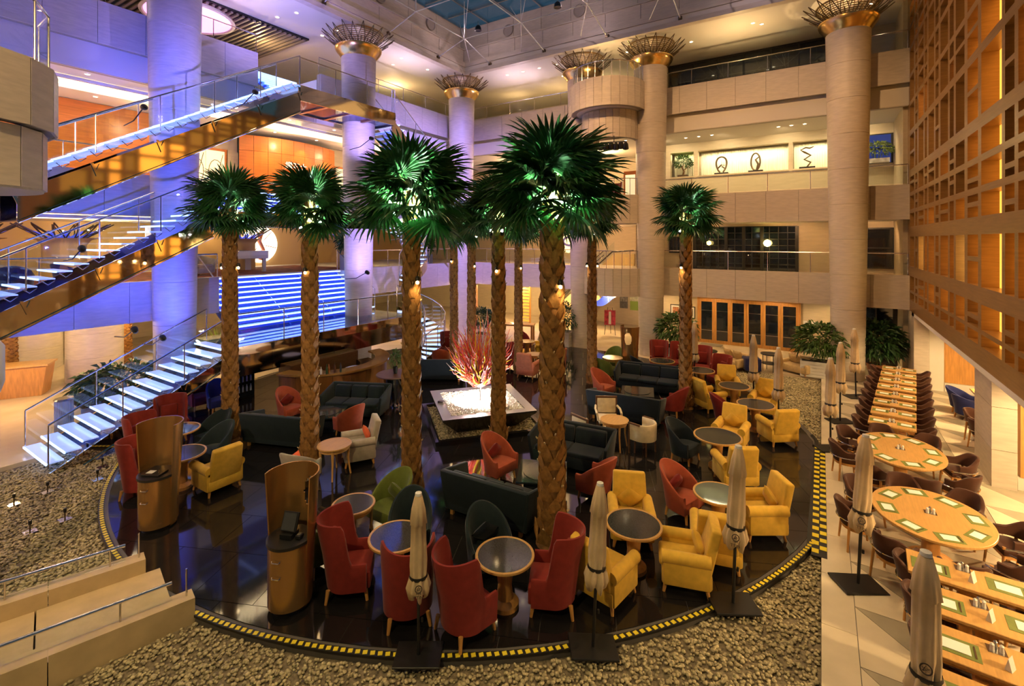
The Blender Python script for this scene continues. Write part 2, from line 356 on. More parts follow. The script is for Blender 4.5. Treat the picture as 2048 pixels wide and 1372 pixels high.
for lv in (2, 3, 4):
    z0, z1 = FZ[lv]; g0, g1 = GAP[lv]
    fascia('wall_left_%d' % (lv*2), f'blue lit stone balcony front of the {nm[lv]} floor before the stairs', [(XL, -3), (XL, g0)], z0, z1)
    fascia('wall_left_%d' % (lv*2+1), f'violet lit stone balcony front of the {nm[lv]} floor beyond the stairs', [(XL, g1), (XL, YB)], z0, z1)
    fascia('wall_back_%d' % (lv*2), f'stone balcony front of the {nm[lv]} floor across the far corner', [(XL, YB), (-9.96, YB)], z0, z1)
    fascia('wall_back_%d' % (lv*2+1), f'stone balcony front of the {nm[lv]} floor above the folding doors', [(-6.64, YB), (2.74, YB)], z0, z1)
    fascia('wall_back_%d' % (lv*2+10), f'rounded stone balcony nose of the {nm[lv]} floor between two columns', nose(YN[lv]), z0, z1)
    nz = nose(YN[lv])
    MBn = MB().prism([(x, y) for x, y in nz], z0+.02, z0+.12)
    solid('ceiling_nose_%d' % lv, MBn, CEIL, f'flat underside of the rounded balcony nose on the {nm[lv]} floor', 'ceiling')
    h = {2: .8, 3: .75, 4: .72}[lv]
    railing('glass_railing', f'clear glass railing on the {nm[lv]} floor above the folding doors side', [(-6.5, YB+.12), (2.7, YB+.12)], z1, h)
    railing('glass_railing', f'clear glass railing on the {nm[lv]} floor across the far corner', [(XL-.1, YB+.12), (-10, YB+.12)], z1, h)
    railing('glass_railing', f'curved glass railing on the {nm[lv]} floor balcony nose', nose(YN[lv]+.1, 1.6), z1, h, 3)
    railing('glass_railing', f'glass railing on the {nm[lv]} floor between stairs and corner', [(XL-.12, g1), (XL-.12, YB)], z1, h)
    railing('glass_railing', f'glass railing on the {nm[lv]} floor left of the stairs', [(XL-.12, -2), (XL-.12, g0)], z1, h)
# lower setback of the top balcony
fascia('wall_back_20', 'recessed stone band under the fourth floor balcony above the niches', [(-6.64, YB+.3), (2.74, YB+.3)], 10.2, 11.0)
fascia('wall_back_21', 'recessed stone band under the fourth floor balcony in the far corner', [(XL-.3, YB+.3), (-9.9, YB+.3)], 10.2, 11.0)
fascia('wall_left_20', 'recessed blue lit band under the fourth floor balcony before the stairs', [(XL-.3, -3), (XL-.3, 10.2)], 10.2, 11.0)
fascia('wall_left_21', 'recessed band under the fourth floor balcony beyond the stairs', [(XL-.3, 10.2), (XL-.3, YB+.3)], 10.2, 11.0)
fascia('wall_back_22', 'smaller rounded stone drum hanging under the top balcony nose', nose(21.5, 1.3), 9.75, 11.0)
# ---- floor slabs and ceilings
for lv, zb, zt, sx in ((2, 2.66, 3.72, -19.85), (3, 6.0, 7.06, -18.9), (4, 10.22, 12.05, -19.6)):
    g0, g1 = GAP[lv]; b = MB()
    b.box(-34, XL-.26, -3, g0, zb, zt); b.box(-34, sx-.05, g0, g1, zb, zt); b.box(-34, XL-.26, g1, YB+.26, zb, zt)
    b.box(-34, 2.74, YB+.26, 34, zb, zt)
    solid('ceiling_%d' % lv, b, CEIL, f'floor slab and plaster ceiling below the {nm[lv]} floor', 'ceiling')
RX, RY = -16.2, 20.6
b = MB(); b.box(-34, RX, -3, 34, 14.25, 14.5); b.box(RX, 3.1, RY, 34, 14.25, 14.5)
roof = solid('ceiling_roof', b, CEIL, 'white plaster top ceiling around the glass skylight', 'ceiling')
def rimstep(z0, z1, off, m=STONE):
    b = MB(); b.box(RX-.3+off, RX+off, -3, RY+.3-off, z0, z1); b.box(RX+off, 3.1, RY-off, RY+.3-off, z0, z1); return b
sk = thing('wall_skylight', 'stepped stone upstand around the glass skylight', 'wall', kind='structure')
part('ledge', rimstep(14.05, 14.25, .12), STONE, sk); part('ledge', rimstep(14.5, 14.75, .05), STONE, sk)
for nme, z0, z1, off in (('frieze', 14.75, 15.45, -.12), ('frieze', 15.5, 16.7, -.32)):
    for i in range(12):
        part('stone_panel', MB().box(RX-.3+off, RX+off, -3+i*1.97, -3+i*1.97+1.95, z0, z1), STONE, sk)
        part('stone_panel', MB().box(RX+off+i*1.62, RX+off+i*1.62+1.6, RY-off, RY+.3-off, z0, z1), STONE, sk)
part('ledge', rimstep(15.45, 15.5, -.05), STONE, sk)
part('corner_block', MB().box(RX-.75, RX-.11, RY+.11, RY+.75, 14.26, 16.75), STONE, sk)
for i in range(4):
    for p, r in ((Vector((RX-.28, 18.2-i*3.3, 16.0)), (0, R(90), 0)), (Vector((RX+2.6+i*4, RY+.3, 16.0)), (R(90), 0, 0))):
        o = put('speaker_disc', cached('spk', lambda: MB().lathe([(.30, -.06), (.30, .05), (.26, .06), (.24, .03)], 24).mesh('speaker_disc', mat('taupe_speaker', (.36, .31, .26), .6), smooth=True)), None, p, rot=r)
        tag(o, ('round taupe speaker disc on the left upstand of the skylight' if r[0] == 0 else 'round taupe speaker disc on the far upstand of the skylight'), 'speaker', 'speaker discs under the skylight '+('left' if r[0] == 0 else 'far'))
gl = thing('skylight', 'dark dusk glass skylight with thin steel ribs above the atrium', 'skylight', kind='structure')
for i in range(6):
    for j in range(7):
        part('glass_pane', MB().box(RX-.3+i*3.25, RX-.3+i*3.25+3.2, -3+j*3.45, -3+j*3.45+3.4, 16.8, 16.83), SKYGL, gl)
rb = MB().box(-.04, .04, -12.2, 12.2, 0, .12).mesh('rib', STEEL); rb2 = MB().box(-9.7, 9.7, -.04, .04, 0, .12).mesh('rib', STEEL)
for i in range(13): put('rib', rb, gl, (RX-.3+i*1.625, 9, 16.68))
for j in range(15): put('rib', rb2, gl, (-6.6, -3+j*1.72, 16.68))
# spider truss under the glass
tr = thing('skylight_truss', 'white tension rod truss hanging under the skylight glass', 'truss'); tb = {}
def rod(a, b, r=.022): 
    part('rod', MB().tube([a, b], r, 6), WHITE, tr)
for i in range(5):
    x = RX+1.7+i*3.2
    for j in range(5):
        y = RY-2.2-j*3.3; zb = 14.9
        rod((x, y, 16.7), (x, y, zb), .018)
        if j < 4: rod((x, y, zb), (x, y-3.3, zb))
        if i < 4: rod((x, y, zb), (x+3.2, y, zb))
        rod((x, y, zb), (x+1.6, y-1.6, 16.68), .016); rod((x, y, zb), (x-1.6, y+1.6, 16.68), .016)
    rod((x, RY-2.2, 14.9), (x, RY-.02, 14.35)); rod((x, RY-2.2, 14.9), (x-1.3, RY-.02, 14.6), .015)
    part('anchor', MB().box(x-.07, x+.07, RY-.1, RY-.0, 14.28, 14.42), BRONZE, tr)
for j in range(5):
    y = RY-2.2-j*3.3
    rod((RX+1.7, y, 14.9), (RX+.02, y, 14.35)); part('anchor', MB().box(RX, RX+.1, y-.07, y+.07, 14.28, 14.42), BRONZE, tr)
# ---- columns with woven basket capitals
def column(x, y, label):
    c = thing('column', label, 'column', (x, y, 0), kind='structure', group='atrium columns')
    n = 10; zt = 13.05; rad = lambda z: .525+(.72-.525)*z/13
    for i in range(n):
        a, b = zt*i/n, zt*(i+1)/n
        put('stone_drum', cached(('drum', i), lambda: MB().lathe([(rad(a)-.012, a), (rad(a), a+.01), (rad(b), b-.01), (rad(b)-.012, b)], 40, cap=False).mesh('stone_drum', STONE, smooth=True)), c)
    put('capital', cached('cap', lambda: MB().lathe([(.71, 12.95), (.73, 13.0), (.80, 13.1), (.92, 13.25), (.97, 13.36), (.97, 13.42), (.85, 13.42)], 40, cap=False).mesh('capital', GOLD, smooth=True)), c)
    def bask():
        b = MB()
        for i in range(11):
            t = i/10; r = .62+.40*t**1.3; z = 13.42+.62*t
            b.tube([(r*cos(a), r*sin(a), z) for a in [2*PI*k/32 for k in range(32)]], .022 if i < 10 else .04, 5, True)
        for k in range(32):
            a = 2*PI*k/32
            b.tube([((.62+.40*t**1.3)*cos(a), (.62+.40*t**1.3)*sin(a), 13.42+.62*t) for t in (0, .3, .6, 1)], .012, 4)
        return b.mesh('basket', mat('aged_brass', (.34, .23, .09), .35, .8), smooth=True)
    put('basket', cached('bask', bask), c)
    def petal():
        b = MB(); 
        for s in (-1, 1):
            b.tube([(.7, s*.14, 13.42), (1.05, s*.12, 13.62), (1.5, 0, 13.98)], .017, 5)
        b.tube([(.7, 0, 13.42), (.95, 0, 13.6)], .015, 5)
        return b.mesh('petal', BRONZE)
    me = cached('petal', petal)
    for k in range(22): put('petal', me, c, (0, 0, 0 if k % 2 else .06), 2*PI*k/22)
for x, y, l in ((.85, 22.2, 'round stone column nearest the restaurant tables'), (-6.55, 22.0, 'round stone column beside the tall planter and folding doors'),
                (-9.9, 21.9, 'round stone column left of the rounded balcony nose'), (-16.9, 21.2, 'round violet lit stone column in the far corner of the atrium'),
                (-16.8, 14.0, 'round violet lit stone column standing beside the wide blue stairs'), (-17.0, 7.05, 'thick blue lit stone column nearest the lower stair flight')):
    column(x, y, l)
# ---- back wall above and below the galleries
YW = 26.1; WALLM = mat('warm_stone_wall', (.64, .53, .36), .5, var=.06, vscale=2, stretch=(1, 1, 5))
b = MB()
b.box(-8.2, -5.30, YW, YW+.3, 0, 2.66); b.box(-.86, 2.6, YW, YW+.3, 0, 2.66); b.box(-5.3, -.86, YW, YW+.3, 2.3, 2.66)
b.box(-8.2, -5.5, YW, YW+.3, 3.7, 6.0); b.box(-.95, 2.6, YW, YW+.3, 3.7, 6.0); b.box(-5.5, -.95, YW, YW+.3, 5.85, 6.0)
b.box(-8.2, -6.72, YW, YW+.3, 7.05, 10.25); b.box(-6.72, 2.6, YW, YW+.3, 7.05, 8.5); b.box(-6.72, 2.6, YW, YW+.3, 9.78, 10.25)
for a, c in ((-5.55, -5.35), (-1.3, -1.12), (.55, 1.35)): b.box(a, c, YW, YW+.3, 8.5, 9.78)
b.box(-6.72, 2.6, YW+.9, YW+1.0, 8.3, 9.9); b.box(-8.2, -6.7, YW-.6, YW-.3, 12, 14.3); b.box(.3, 2.9, YW-.6, YW-.3, 12, 14.3)
b.box(-8.4, -8.2, YW-.6, 29, 3.7, 14.3); b.box(-8.4, 3.1, YW+1.3, YW+1.5, 0, 14.3); b.box(2.6, 2.9, 23.3, YW+1.5, 0, 14.3)
solid('wall_back', b, WALLM, 'warm lit stone rear wall with folding doors, niches and dark windows', 'wall')
b = MB().box(-34, -8.2, 29, 29.3, 0, 14.3); b.box(-8.4, -8.2, 27.2, 29, 0, 3.7); solid('wall_back_far', b, WALLM, 'golden stone wall far behind the escalator', 'wall')
# niches with pleated curtains
CURT = mat('ivory_curtain', (.86, .82, .62), .8)
for i, (a, c) in enumerate(((-6.7, -5.57), (-5.33, -1.32), (-1.1, .53))):
    k = int((c-a)/.05); rows = [[(a+(c-a)*q/k, YW+.8+.02*(q % 2), z) for q in range(k+1)] for z in (8.5, 9.78)]
    o = put('curtain', MB().grid(rows).mesh('curtain', CURT)); tag(o, ['short ivory pleated curtain behind the small bonsai tree', 'wide ivory pleated curtain behind two ring sculptures', 'ivory pleated curtain behind the twisted sculpture'][i], 'curtain')
    part('niche_sill', MB().box(a-.05, c+.05, YW-.12, YW+.85, 8.44, 8.5), WALLM, bpy.data.objects['wall_back'])
    light('AREA', 'niche_lamp', ((a+c)/2, YW+.4, 9.74), 22*(c-a), (1, .8, .46), to=((a+c)/2, YW+.45, 8.5), size=(c-a)*.9, sy=.15)
b = MB()  # windows
DARKGL = mat('dark_window_glass', (.01, .014, .022), .05, spec=.8); BLUEGL = mat('dusk_blue_window', (.02, .03, .10), .08, emit=.35, ecol=(.05, .09, .42))
FRAME = mat('charcoal_frame', (.03, .028, .026), .4)
def window(name, x0, x1, z0, z1, y, nx, nz, gm, label, fr=.05, fm=FRAME):
    w_ = thing(name, label, 'window', kind='structure'); f = MB()
    sx, sz = (x1-x0)/nx, (z1-z0)/nz
    for i in range(nx+1): part('mullion', MB().box(x0+i*sx-fr/2, x0+i*sx+fr/2, y-.08, y, z0, z1), fm, w_)
    for j in range(nz+1): part('transom', MB().box(x0-fr/2, x1+fr/2, y-.07, y-.01, z0+j*sz-fr/2, z0+j*sz+fr/2), fm, w_)
    for i in range(nx):
        for j in range(nz): put('pane', boxmesh(sx-fr, .02, sz-fr, gm), w_, (x0+(i+.5)*sx, y-.02, z0+(j+.5)*sz))
    return w_
window('window_1', -6.6, .3, 12.06, 14.2, YW-.4, 6, 2, DARKGL, 'dark glazed window wall on the top floor', .09)
window('window_2', 1.35, 2.55, 8.5, 9.78, YW+.1, 1, 2, BLUEGL, 'dusk blue window beside the lattice wall on the third floor', .07)
window('window_3', 1.45, 2.6, 4.0, 5.7, YW-.02, 1, 2, DARKGL, 'dark window beside the lattice wall on the second floor', .07)
window('window_4', -6.75, -6.2, 4.55, 5.35, YW-.02, 3, 1, DARKGL, 'small dark slatted window on the second floor', .06)
window('window_5', 1.1, 2.7, 0, 2.5, YW-1.2, 2, 2, DARKGL, 'dark glazed entrance doors behind the leafy tree', .06)
part('pull_handle', MB().cyl(1.8, YW-1.32, .7, 1.7, .02, n=8).cyl(2.0, YW-1.32, .7, 1.7, .02, n=8), GOLD, bpy.data.objects['window_5'])
# dark gridded shop doors on the second floor
gd = window('door_2', -5.5, -.95, 3.72, 5.85, YW+.05, 12, 7, DARKGL, 'dark gridded shop doors on the second floor', .035)
for x in (-5.5, -4.0, -3.2, -2.4, -.95): part('door_post', MB().box(x-.07, x+.07, YW-.08, YW+.06, 3.72, 5.85), FRAME, gd)
for x, l in ((-4.75, 'dim yellow globe lamp glowing in the dark gridded doors'), (-2.15, 'bright yellow globe lamp glowing in the dark gridded doors')):
    s = .12 if x < -4 else .17
    o = thing('globe_lamp', l, 'lamp', (x, YW-.3, 5.05))
    gm = mat('globe_glow_%d' % (s*100), (1, .8, .3), .4, emit=6 if x < -4 else 22, ecol=(1, .72, .18))
    part('globe', MB().lathe([(.001, -s), (s*.7, -s*.7), (s, 0), (s*.7, s*.7), (.001, s)], 16, cap=False), gm, o, smooth='all')
    part('bracket', MB().tube([(0, 0, 0), (0, .28, .02)], .02), BRONZE, o)
# folding wood doors on the ground floor
fd = thing('door_1', 'row of six folding honey wood glass doors', 'door', kind='structure')
W = 4.38/6
for i in range(6):
    x = -5.26+i*W
    leaf = put('door_leaf', MB().box(.0, .1, -.06, 0, .0, 2.24).box(W-.11, W-.01, -.06, 0, 0, 2.24).box(.1, W-.11, -.06, 0, 0, .16).box(.1, W-.11, -.06, 0, 2.08, 2.24).mesh('door_leaf', WOOD), fd, (x, YW-.05, 0))
    put('pane', MB().box(.1, W-.11, -.04, -.025, .16, 2.08).mesh('pane', DARKGL), leaf)
    put('glazing_bar', MB().box(.1, W-.11, -.055, -.02, .62, .65).box(.1, W-.11, -.055, -.02, 1.62, 1.65).mesh('glazing_bar', STEEL), leaf)
part('door_frame', MB().box(-5.34, -5.26, YW-.14, YW+.1, 0, 2.34).box(-.88, -.8, YW-.14, YW+.1, 0, 2.34).box(-5.26, -.88, YW-.14, YW+.1, 2.26, 2.34), WOOD, fd)
# left side walls and lobby
b = MB().box(-31, -30.7, -3, 34, 0, 1.0).box(-31, -30.7, -3, 34, 2.1, 2.66)
solid('wall_left', b, WALLM, 'cream lobby wall with a long low window strip', 'wall')
lw = thing('window_6', 'long dark street window strip behind the lobby', 'window', kind='structure')
for i in range(10): part('pane', MB().box(-30.95, -30.9, -2+i*3.4, -2+i*3.4+3.3, 1.0, 2.1), mat('dim_street_glass', (.05, .045, .04), .2, emit=.08, ecol=(.9, .75, .5)), lw)
b = MB().box(-27.6, -27.3, -3, 30, 3.7, 6.0)
solid('wall_left_mezzanine', b, mat('golden_wall', (.62, .42, .18), .5), 'golden wall behind the mezzanine piano lounge', 'wall')
w3 = thing('wall_left_ballroom', 'orange wood veneer wall of the ballroom foyer on the third floor', 'wall', kind='structure')
pts = [(-22.4, -3), (-22.4, 1), (-22.4, 5), (-22.4, 9.4)]
for i, (a, c) in enumerate(zip(pts[:-1], pts[1:])):
    part('veneer_panel', MB().box(-22.6, -22.4, a[1]+.01, c[1]-.01, 7.06, 10.2), WOODO, w3)
part('stone_pier', MB().box(-22.9, -22.6, 9.4, 11.9, 9.2, 10.2).box(-22.9, -22.5, 9.4, 9.7, 7.06, 9.2).box(-22.9, -22.5, 11.4, 11.9, 7.06, 9.2), WALLM, w3)
N = 9; cc = (-26.2, 14.2); rr = 4.9
for i in range(N):
    a0 = R(-31+62*i/N); a1 = R(-31+62*(i+1)/N-.15); po = []
    for r_ in (rr, rr-.15):
        for a in ((a0, (a0+a1)/2, a1) if r_ == rr else (a1, (a0+a1)/2, a0)): po.append((cc[0]+r_*cos(a), cc[1]+r_*sin(a)))
    for z0, z1 in ((7.06, 8.05), (8.06, 9.25), (9.26, 9.95)): part('veneer_panel', MB().prism(po, z0, z1), WOODO, w3)
part('stone_pier', MB().box(-23, -22.7, 16.9, 30, 7.06, 10.2), WALLM, w3)
# ballroom doors beside the curved veneer
for i, (y0, y1, l) in enumerate(((9.75, 11.35, 'lit cream double doors with curved bronze tracery'), (17.2, 18.8, 'lit cream doors beyond the curved veneer wall'))):
    d = thing('door_%d' % (i+3), l, 'door', kind='structure'); m2 = mat('lit_cream_door', (.9, .8, .55), .4, emit=.9, ecol=(1, .8, .45))
    for k in range(2):
        ya = y0+k*(y1-y0)/2
        part('door_leaf', MB().box(-22.62, -22.56, ya+.02, ya+(y1-y0)/2-.02, 7.06, 9.15), m2, d)
        part('tracery', MB().tube([(-22.54, ya+.4+.3*cos(t), 8.2+.55*sin(t)) for t in [2*PI*q/14 for q in range(14)]], .014, 4, True).tube([(-22.54, ya+.1, 7.2), (-22.54, ya+.4, 7.8), (-22.54, ya+.7, 9.0)], .014, 4), BRONZE, d)
    part('door_frame', MB().box(-22.6, -22.5, y0-.08, y0, 7.06, 9.25).box(-22.6, -22.5, y1, y1+.08, 7.06, 9.25).box(-22.6, -22.5, y0, y1, 9.15, 9.25), WOODO, d)
b = MB().box(-26, -25.7, -3, 30, 12, 14.25); solid('wall_left_top', b, CEIL, 'pale wall at the back of the top gallery', 'wall')
# slatted dark ceiling and pink ceiling dish of the top gallery
sl = thing('slat_ceiling', 'dark slatted ceiling over the top gallery on the stair side', 'ceiling', kind='structure')
part('backing', MB().box(-25.6, -19.4, -3, 13.4, 14.17, 14.245), BLACK, sl)
sm = boxmesh(6.2, .09, .07, mat('taupe_slat', (.22, .18, .14), .5))
for i in range(72): put('slat', sm, sl, (-22.5, -2.8+i*.225, 14.1))
dish = thing('ceiling_dish', 'glowing pink oval ceiling dish on the top gallery', 'ceiling light', (-21.0, 9.2, 13.95))
part('dish', MB().lathe([(1.55, .1), (1.6, 0), (1.5, -.03), (1.45, .02)], 40, cap=False), CEIL, dish, smooth=True)
part('glow_disc', MB().lathe([(.01, .06), (1.46, .03)], 40, cap=False), mat('pink_glow', (1, .5, .9), .5, emit=2.2, ecol=(1, .36, .86)), dish)
# cove lights
coves = (('3rd', -20.4, -19.3, -3, 8, 10.17), ('3rd', -20.4, -19.3, 8, 20.5, 10.17), ('2nd', -20.6, -19.6, -3, 8.4, 5.96))
for i, (nme, x0, x1, y0, y1, z) in enumerate(coves):
    o = thing('ceiling_cove', ['bright warm ceiling cove over the near third floor foyer', 'bright warm ceiling cove over the ballroom foyer', 'bright warm ceiling cove over the near mezzanine'][i], 'ceiling light')
    part('light_panel', MB().box(x0, x1, y0+.02, y1-.02, z, z+.02), COVE, o)
    part('cove_edge', MB().box(x0-.12, x0, y0+.02, y1-.02, z-.08, z+.02).box(x1, x1+.12, y0+.02, y1-.02, z-.08, z+.02), CEIL, o)
solid('wall_front', MB().box(-34, 10, -4.3, -4, 0, 16.8), STONE, 'stone wall behind the viewer', 'wall')
# ---------------------------------------------------------------- lattice wall over the restaurant
XW = 2.74
def ypx(px):
    k = (px-1024)/FPX; d = XW/(k*cos(YAW)-sin(YAW)); return d*(k*sin(YAW)+cos(YAW))
cols = [(1820, 1828), (1830.5, 1834.5), (1837, 1847), (1849.3, 1854), (1857, 1868), (1871, 1877), (1881, 1896), (1899.5, 1907.5), (1911.5, 1929), (1935, 1956), (1962.5, 2003.5), (2010, 2029), (2036.6, 2062), (2070, 2100), (2110, 2190)]
cells = [(3.03, 3.28), (3.37, 3.89), (4.24, 5.32), (5.69, 6.17), (6.31, 6.80), (6.94, 7.49), (7.76, 9.0), (9.2, 10.1), (10.25, 11.1), (11.25, 12.1), (12.25, 12.9), (13.05, 13.75)]
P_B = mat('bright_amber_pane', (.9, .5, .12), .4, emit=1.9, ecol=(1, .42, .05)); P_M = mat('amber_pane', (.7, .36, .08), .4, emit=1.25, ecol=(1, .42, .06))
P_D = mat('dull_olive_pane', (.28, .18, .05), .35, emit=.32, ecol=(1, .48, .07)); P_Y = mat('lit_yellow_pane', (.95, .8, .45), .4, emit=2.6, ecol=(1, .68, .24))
lw = thing('wall_right', 'towering bronze wood lattice wall with deep amber lit cells', 'wall', kind='structure')
DEP = .32
edges = [(ypx(b), ypx(a)) for a, b in cols]   # y0<y1, from far to near
prev = 23.4
for i, (y0, y1) in enumerate(edges):
    part('lattice_post', MB().box(XW, XW+DEP, y1, prev, 2.62, 14.25), LATT, lw); prev = y0
    zc = 2.62
    for j, (a, b) in enumerate(cells):
        part('lattice_rail', MB().box(XW, XW+DEP, y0, y1, zc, a), LATT, lw)
        rng = random.Random(i*37+j*11)
        subs = [(a, b)]
        big = (i in (10,) or (j == 2 and i in (2, 6, 7, 8)))
        if not big and b-a > .4 and rng.random() < (.75 if i in (1, 5, 9) else .35):
            m_ = (a+b)/2+rng.uniform(-.08, .08); t = .05
            subs = [(a, m_-t), (m_+t, b)]; part('lattice_rail', MB().box(XW, XW+DEP, y0, y1, m_-t, m_+t), LATT, lw)
        for (s0, s1) in subs:
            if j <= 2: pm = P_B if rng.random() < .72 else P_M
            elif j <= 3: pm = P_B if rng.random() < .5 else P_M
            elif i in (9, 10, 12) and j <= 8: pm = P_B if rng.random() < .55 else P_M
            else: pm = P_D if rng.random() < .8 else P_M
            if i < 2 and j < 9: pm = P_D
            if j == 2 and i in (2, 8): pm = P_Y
            o = part('pane', MB().box(XW+DEP-.05, XW+DEP-.02, y0, y1, s0, s1), pm, lw)
        zc = b
    part('lattice_rail', MB().box(XW, XW+DEP, y0, y1, zc, 14.25), LATT, lw)
part('lattice_post', MB().box(XW, XW+DEP, prev-1.5, prev, 2.62, 14.25), LATT, lw)
part('backing', MB().box(XW+DEP, XW+DEP+.1, prev-1.5, 23.4, 2.62, 14.25), REVEAL, lw)
# restaurant room below
b = MB().box(XW+.0, 10, 3, 22.4, 2.5, 2.62); solid('ceiling_restaurant', b, CEIL, 'low plaster ceiling over the inner restaurant', 'ceiling')
b = MB().box(9.7, 10, 3, 22.4, 0, 2.5); solid('wall_restaurant', b, WALLM, 'warm wall at the back of the inner restaurant', 'wall')
e = thing('wall_restaurant_end', 'orange wood panelled end wall of the restaurant', 'wall', kind='structure')
part('stone_pier', MB().box(2.74, 3.15, 21.9, 23.2, 0, 2.62), STONE, e); part('stone_pier', MB().box(3.16, 3.55, 21.95, 22.2, 0, 2.5), CEIL, e)
for i in range(4): part('veneer_panel', MB().box(3.57+i*1.5, 3.57+i*1.5+1.48, 22.05, 22.2, .3, 2.5), WOOD, e)
part('skirting', MB().box(3.57, 9.7, 22.0, 22.2, 0, .29), CEIL, e)
p = thing('stone_pier_wall', 'square stone pier carrying the lattice wall', 'pier', kind='structure')
for z0, z1 in ((.0, .78), (.79, 1.68), (1.69, 2.62)): part('stone_block', MB().box(3.03, 3.42, 14.05, 15.4, z0, z1), STONE, p)
part('wood_panel', MB().box(3.5, 6.2, 14.2, 14.4, .25, 2.5), WOOD, p); part('skirting', MB().box(3.45, 6.2, 14.15, 14.42, 0, .24), CEIL, p)
# ---------------------------------------------------------------- illuminated stairs
UNDER = mat('dark_blue_glass_soffit', (.02, .03, .10), .06, spec=.8)
SOFG = glassmat('blue_soffit_glass', (.55, .66, 1))
LEDP = mat('blue_led_post', (.3, .4, 1), .3, emit=1.2, ecol=(.2, .32, 1))
def flight(name, label, x0, x1, y0, z0, y1, z1, n, sh=.66, up=.1, rail=True, rl=None):
    "straight flight along Y; outer face at x1"
    s = thing(name, label, 'staircase', kind='structure'); dy = (y1-y0)/n; dz = (z1-z0)/n
    tm = cached(('tread', x0, x1, round(dy, 3)), lambda: MB().box(x0+.05, x1-.05, -.02, abs(dy)*.86, -.03, 0).mesh('tread', LEDP2))
    nm2 = cached(('nose', x0, x1), lambda: MB().box(x0+.04, x1-.04, -.045, -.02, -.04, .004).mesh('nosing', LEDN))
    br = cached(('brk', x0, x1), lambda: MB().tube([(x1-.02, .02, -.06), (x1-.02, .14, -.16), (x1-.02, .26, -.06)], .012, 5).mesh('tread_bracket', STEEL))
    for i in range(n):
        to_ = put('tread', tm, s, (0, min(y0+i*dy, y0+(i+1)*dy), z0+(i+1)*dz)); put('nosing', nm2, to_, (0, 0 if dz > 0 else abs(dy)*.88+.06, 0)); put('tread_bracket', br, s, (0, y0+i*dy, z0+(i+1)*dz))
    L = math.hypot(y1-y0, z1-z0)
    for x in (x1, x0):
        part('stringer', MB().slab([(x, y0, z0-sh+up), (x, y1, z1-sh+up), (x, y1, z1+up), (x, y0, z0+up)], (-.06 if x == x1 else .06, 0, 0)), MIRROR, s)
    part('soffit', MB().slab([(x0+.06, y0, z0-sh+up+.02), (x0+.06, y1, z1-sh+up+.02), (x1-.06, y1, z1-sh+up+.02), (x1-.06, y0, z0-sh+up+.02)], (0, 0, .03)), SOFG, s)
    part('edge_trim', MB().tube([(x1+.01, y0, z0-sh+up), (x1+.01, y1, z1-sh+up)], .035, 6), MIRROR, s)
    k = max(2, round(abs(y1-y0)/1.3))
    for i in range(k+1):     # forked rail brackets
        y = lerp(y0, y1, i/k); z = lerp(z0, z1, i/k)+up
        part('fork_bracket', MB().slab([(x1+.005, y-.12, z), (x1+.005, y, z-.32), (x1+.005, y+.12, z), (x1+.005, y+.06, z), (x1+.005, y, z-.16), (x1+.005, y-.06, z)], (.03, 0, 0)), MIRROR, s)
    if rail:
        for j, x in enumerate((x1-.03, x0+.03)):
            railing('glass_railing', rl+(' outer side' if j == 0 else ' inner side'), [(x, y0), (x, y1)], 0, .98, 1.3, zfun=lambda t: lerp(z0, z1, t)+.04)
    return s
def landing(name, label, x0, x1, y0, y1, z, fh=.4, gm=None, nb=5):
    s = thing(name, label, 'landing', kind='structure')
    k = nb; d = (y1-y0)/k
    for i in range(k): part('glass_floor_pane', MB().box(x0, x1-.05, y0+i*d+.01, y0+(i+1)*d-.01, z-.06, z), gm, s)
    for i in range(k+1): part('beam', MB().box(x0, x1-.05, y0+i*d-.06, y0+i*d+.06, z-fh, z-.07), STEEL, s)
    for i in range(k): part('soffit_pane', MB().box(x0+.12, x1-.17, y0+i*d+.1, y0+(i+1)*d-.1, z-fh+.06, z-fh+.08), UNDER, s)
    part('fascia', MB().box(x1-.05, x1, y0, y1, z-fh, z), MIRROR, s); part('fascia', MB().box(x0, x0+.05, y0, y1, z-fh, z-.06), STEEL, s)
    return s
def wide(name, label, xa, za, xb, zb, y0, y1, n):
    s = thing(name, label, 'staircase', kind='structure'); dx = (xb-xa)/n; dz = (zb-za)/n; W = y1-y0
    for i in range(n):
        x = xa+i*dx; z = za+(i+1)*dz
        part('tread', MB().box(x+dx, x-.02, y0, y1, z-.05, z), LEDT, s); part('nosing', MB().box(x-.02, x+.035, y0, y1, z-.045, z+.006), LEDN, s)
        part('riser', MB().box(x+dx*.5-.01, x+dx*.5+.01, y0+.05, y1-.05, z-dz+.01, z-.05), mat('deep_blue_riser', (.03, .06, .5), .15, emit=.55, ecol=(.02, .06, 1)), s)
    for k in range(4):
        y = lerp(y0+.1, y1-.1, k/3)
        part('stringer', MB().slab([(xa, y, za-.3), (xb, y, zb-.3), (xb, y, zb-.08), (xa, y, za-.08)], (0, .05, 0)), STEEL, s)
        part('spigot', MB().tube([(xa+dx*.5, y, za+dz), (xb, y, zb+.0)], .018, 5), STEEL, s)
    part('soffit', MB().slab([(xa, y0, za-.34), (xb, y0, zb-.34), (xb, y1, zb-.34), (xa, y1, za-.34)], (0, 0, .03)), UNDER, s)
    return s
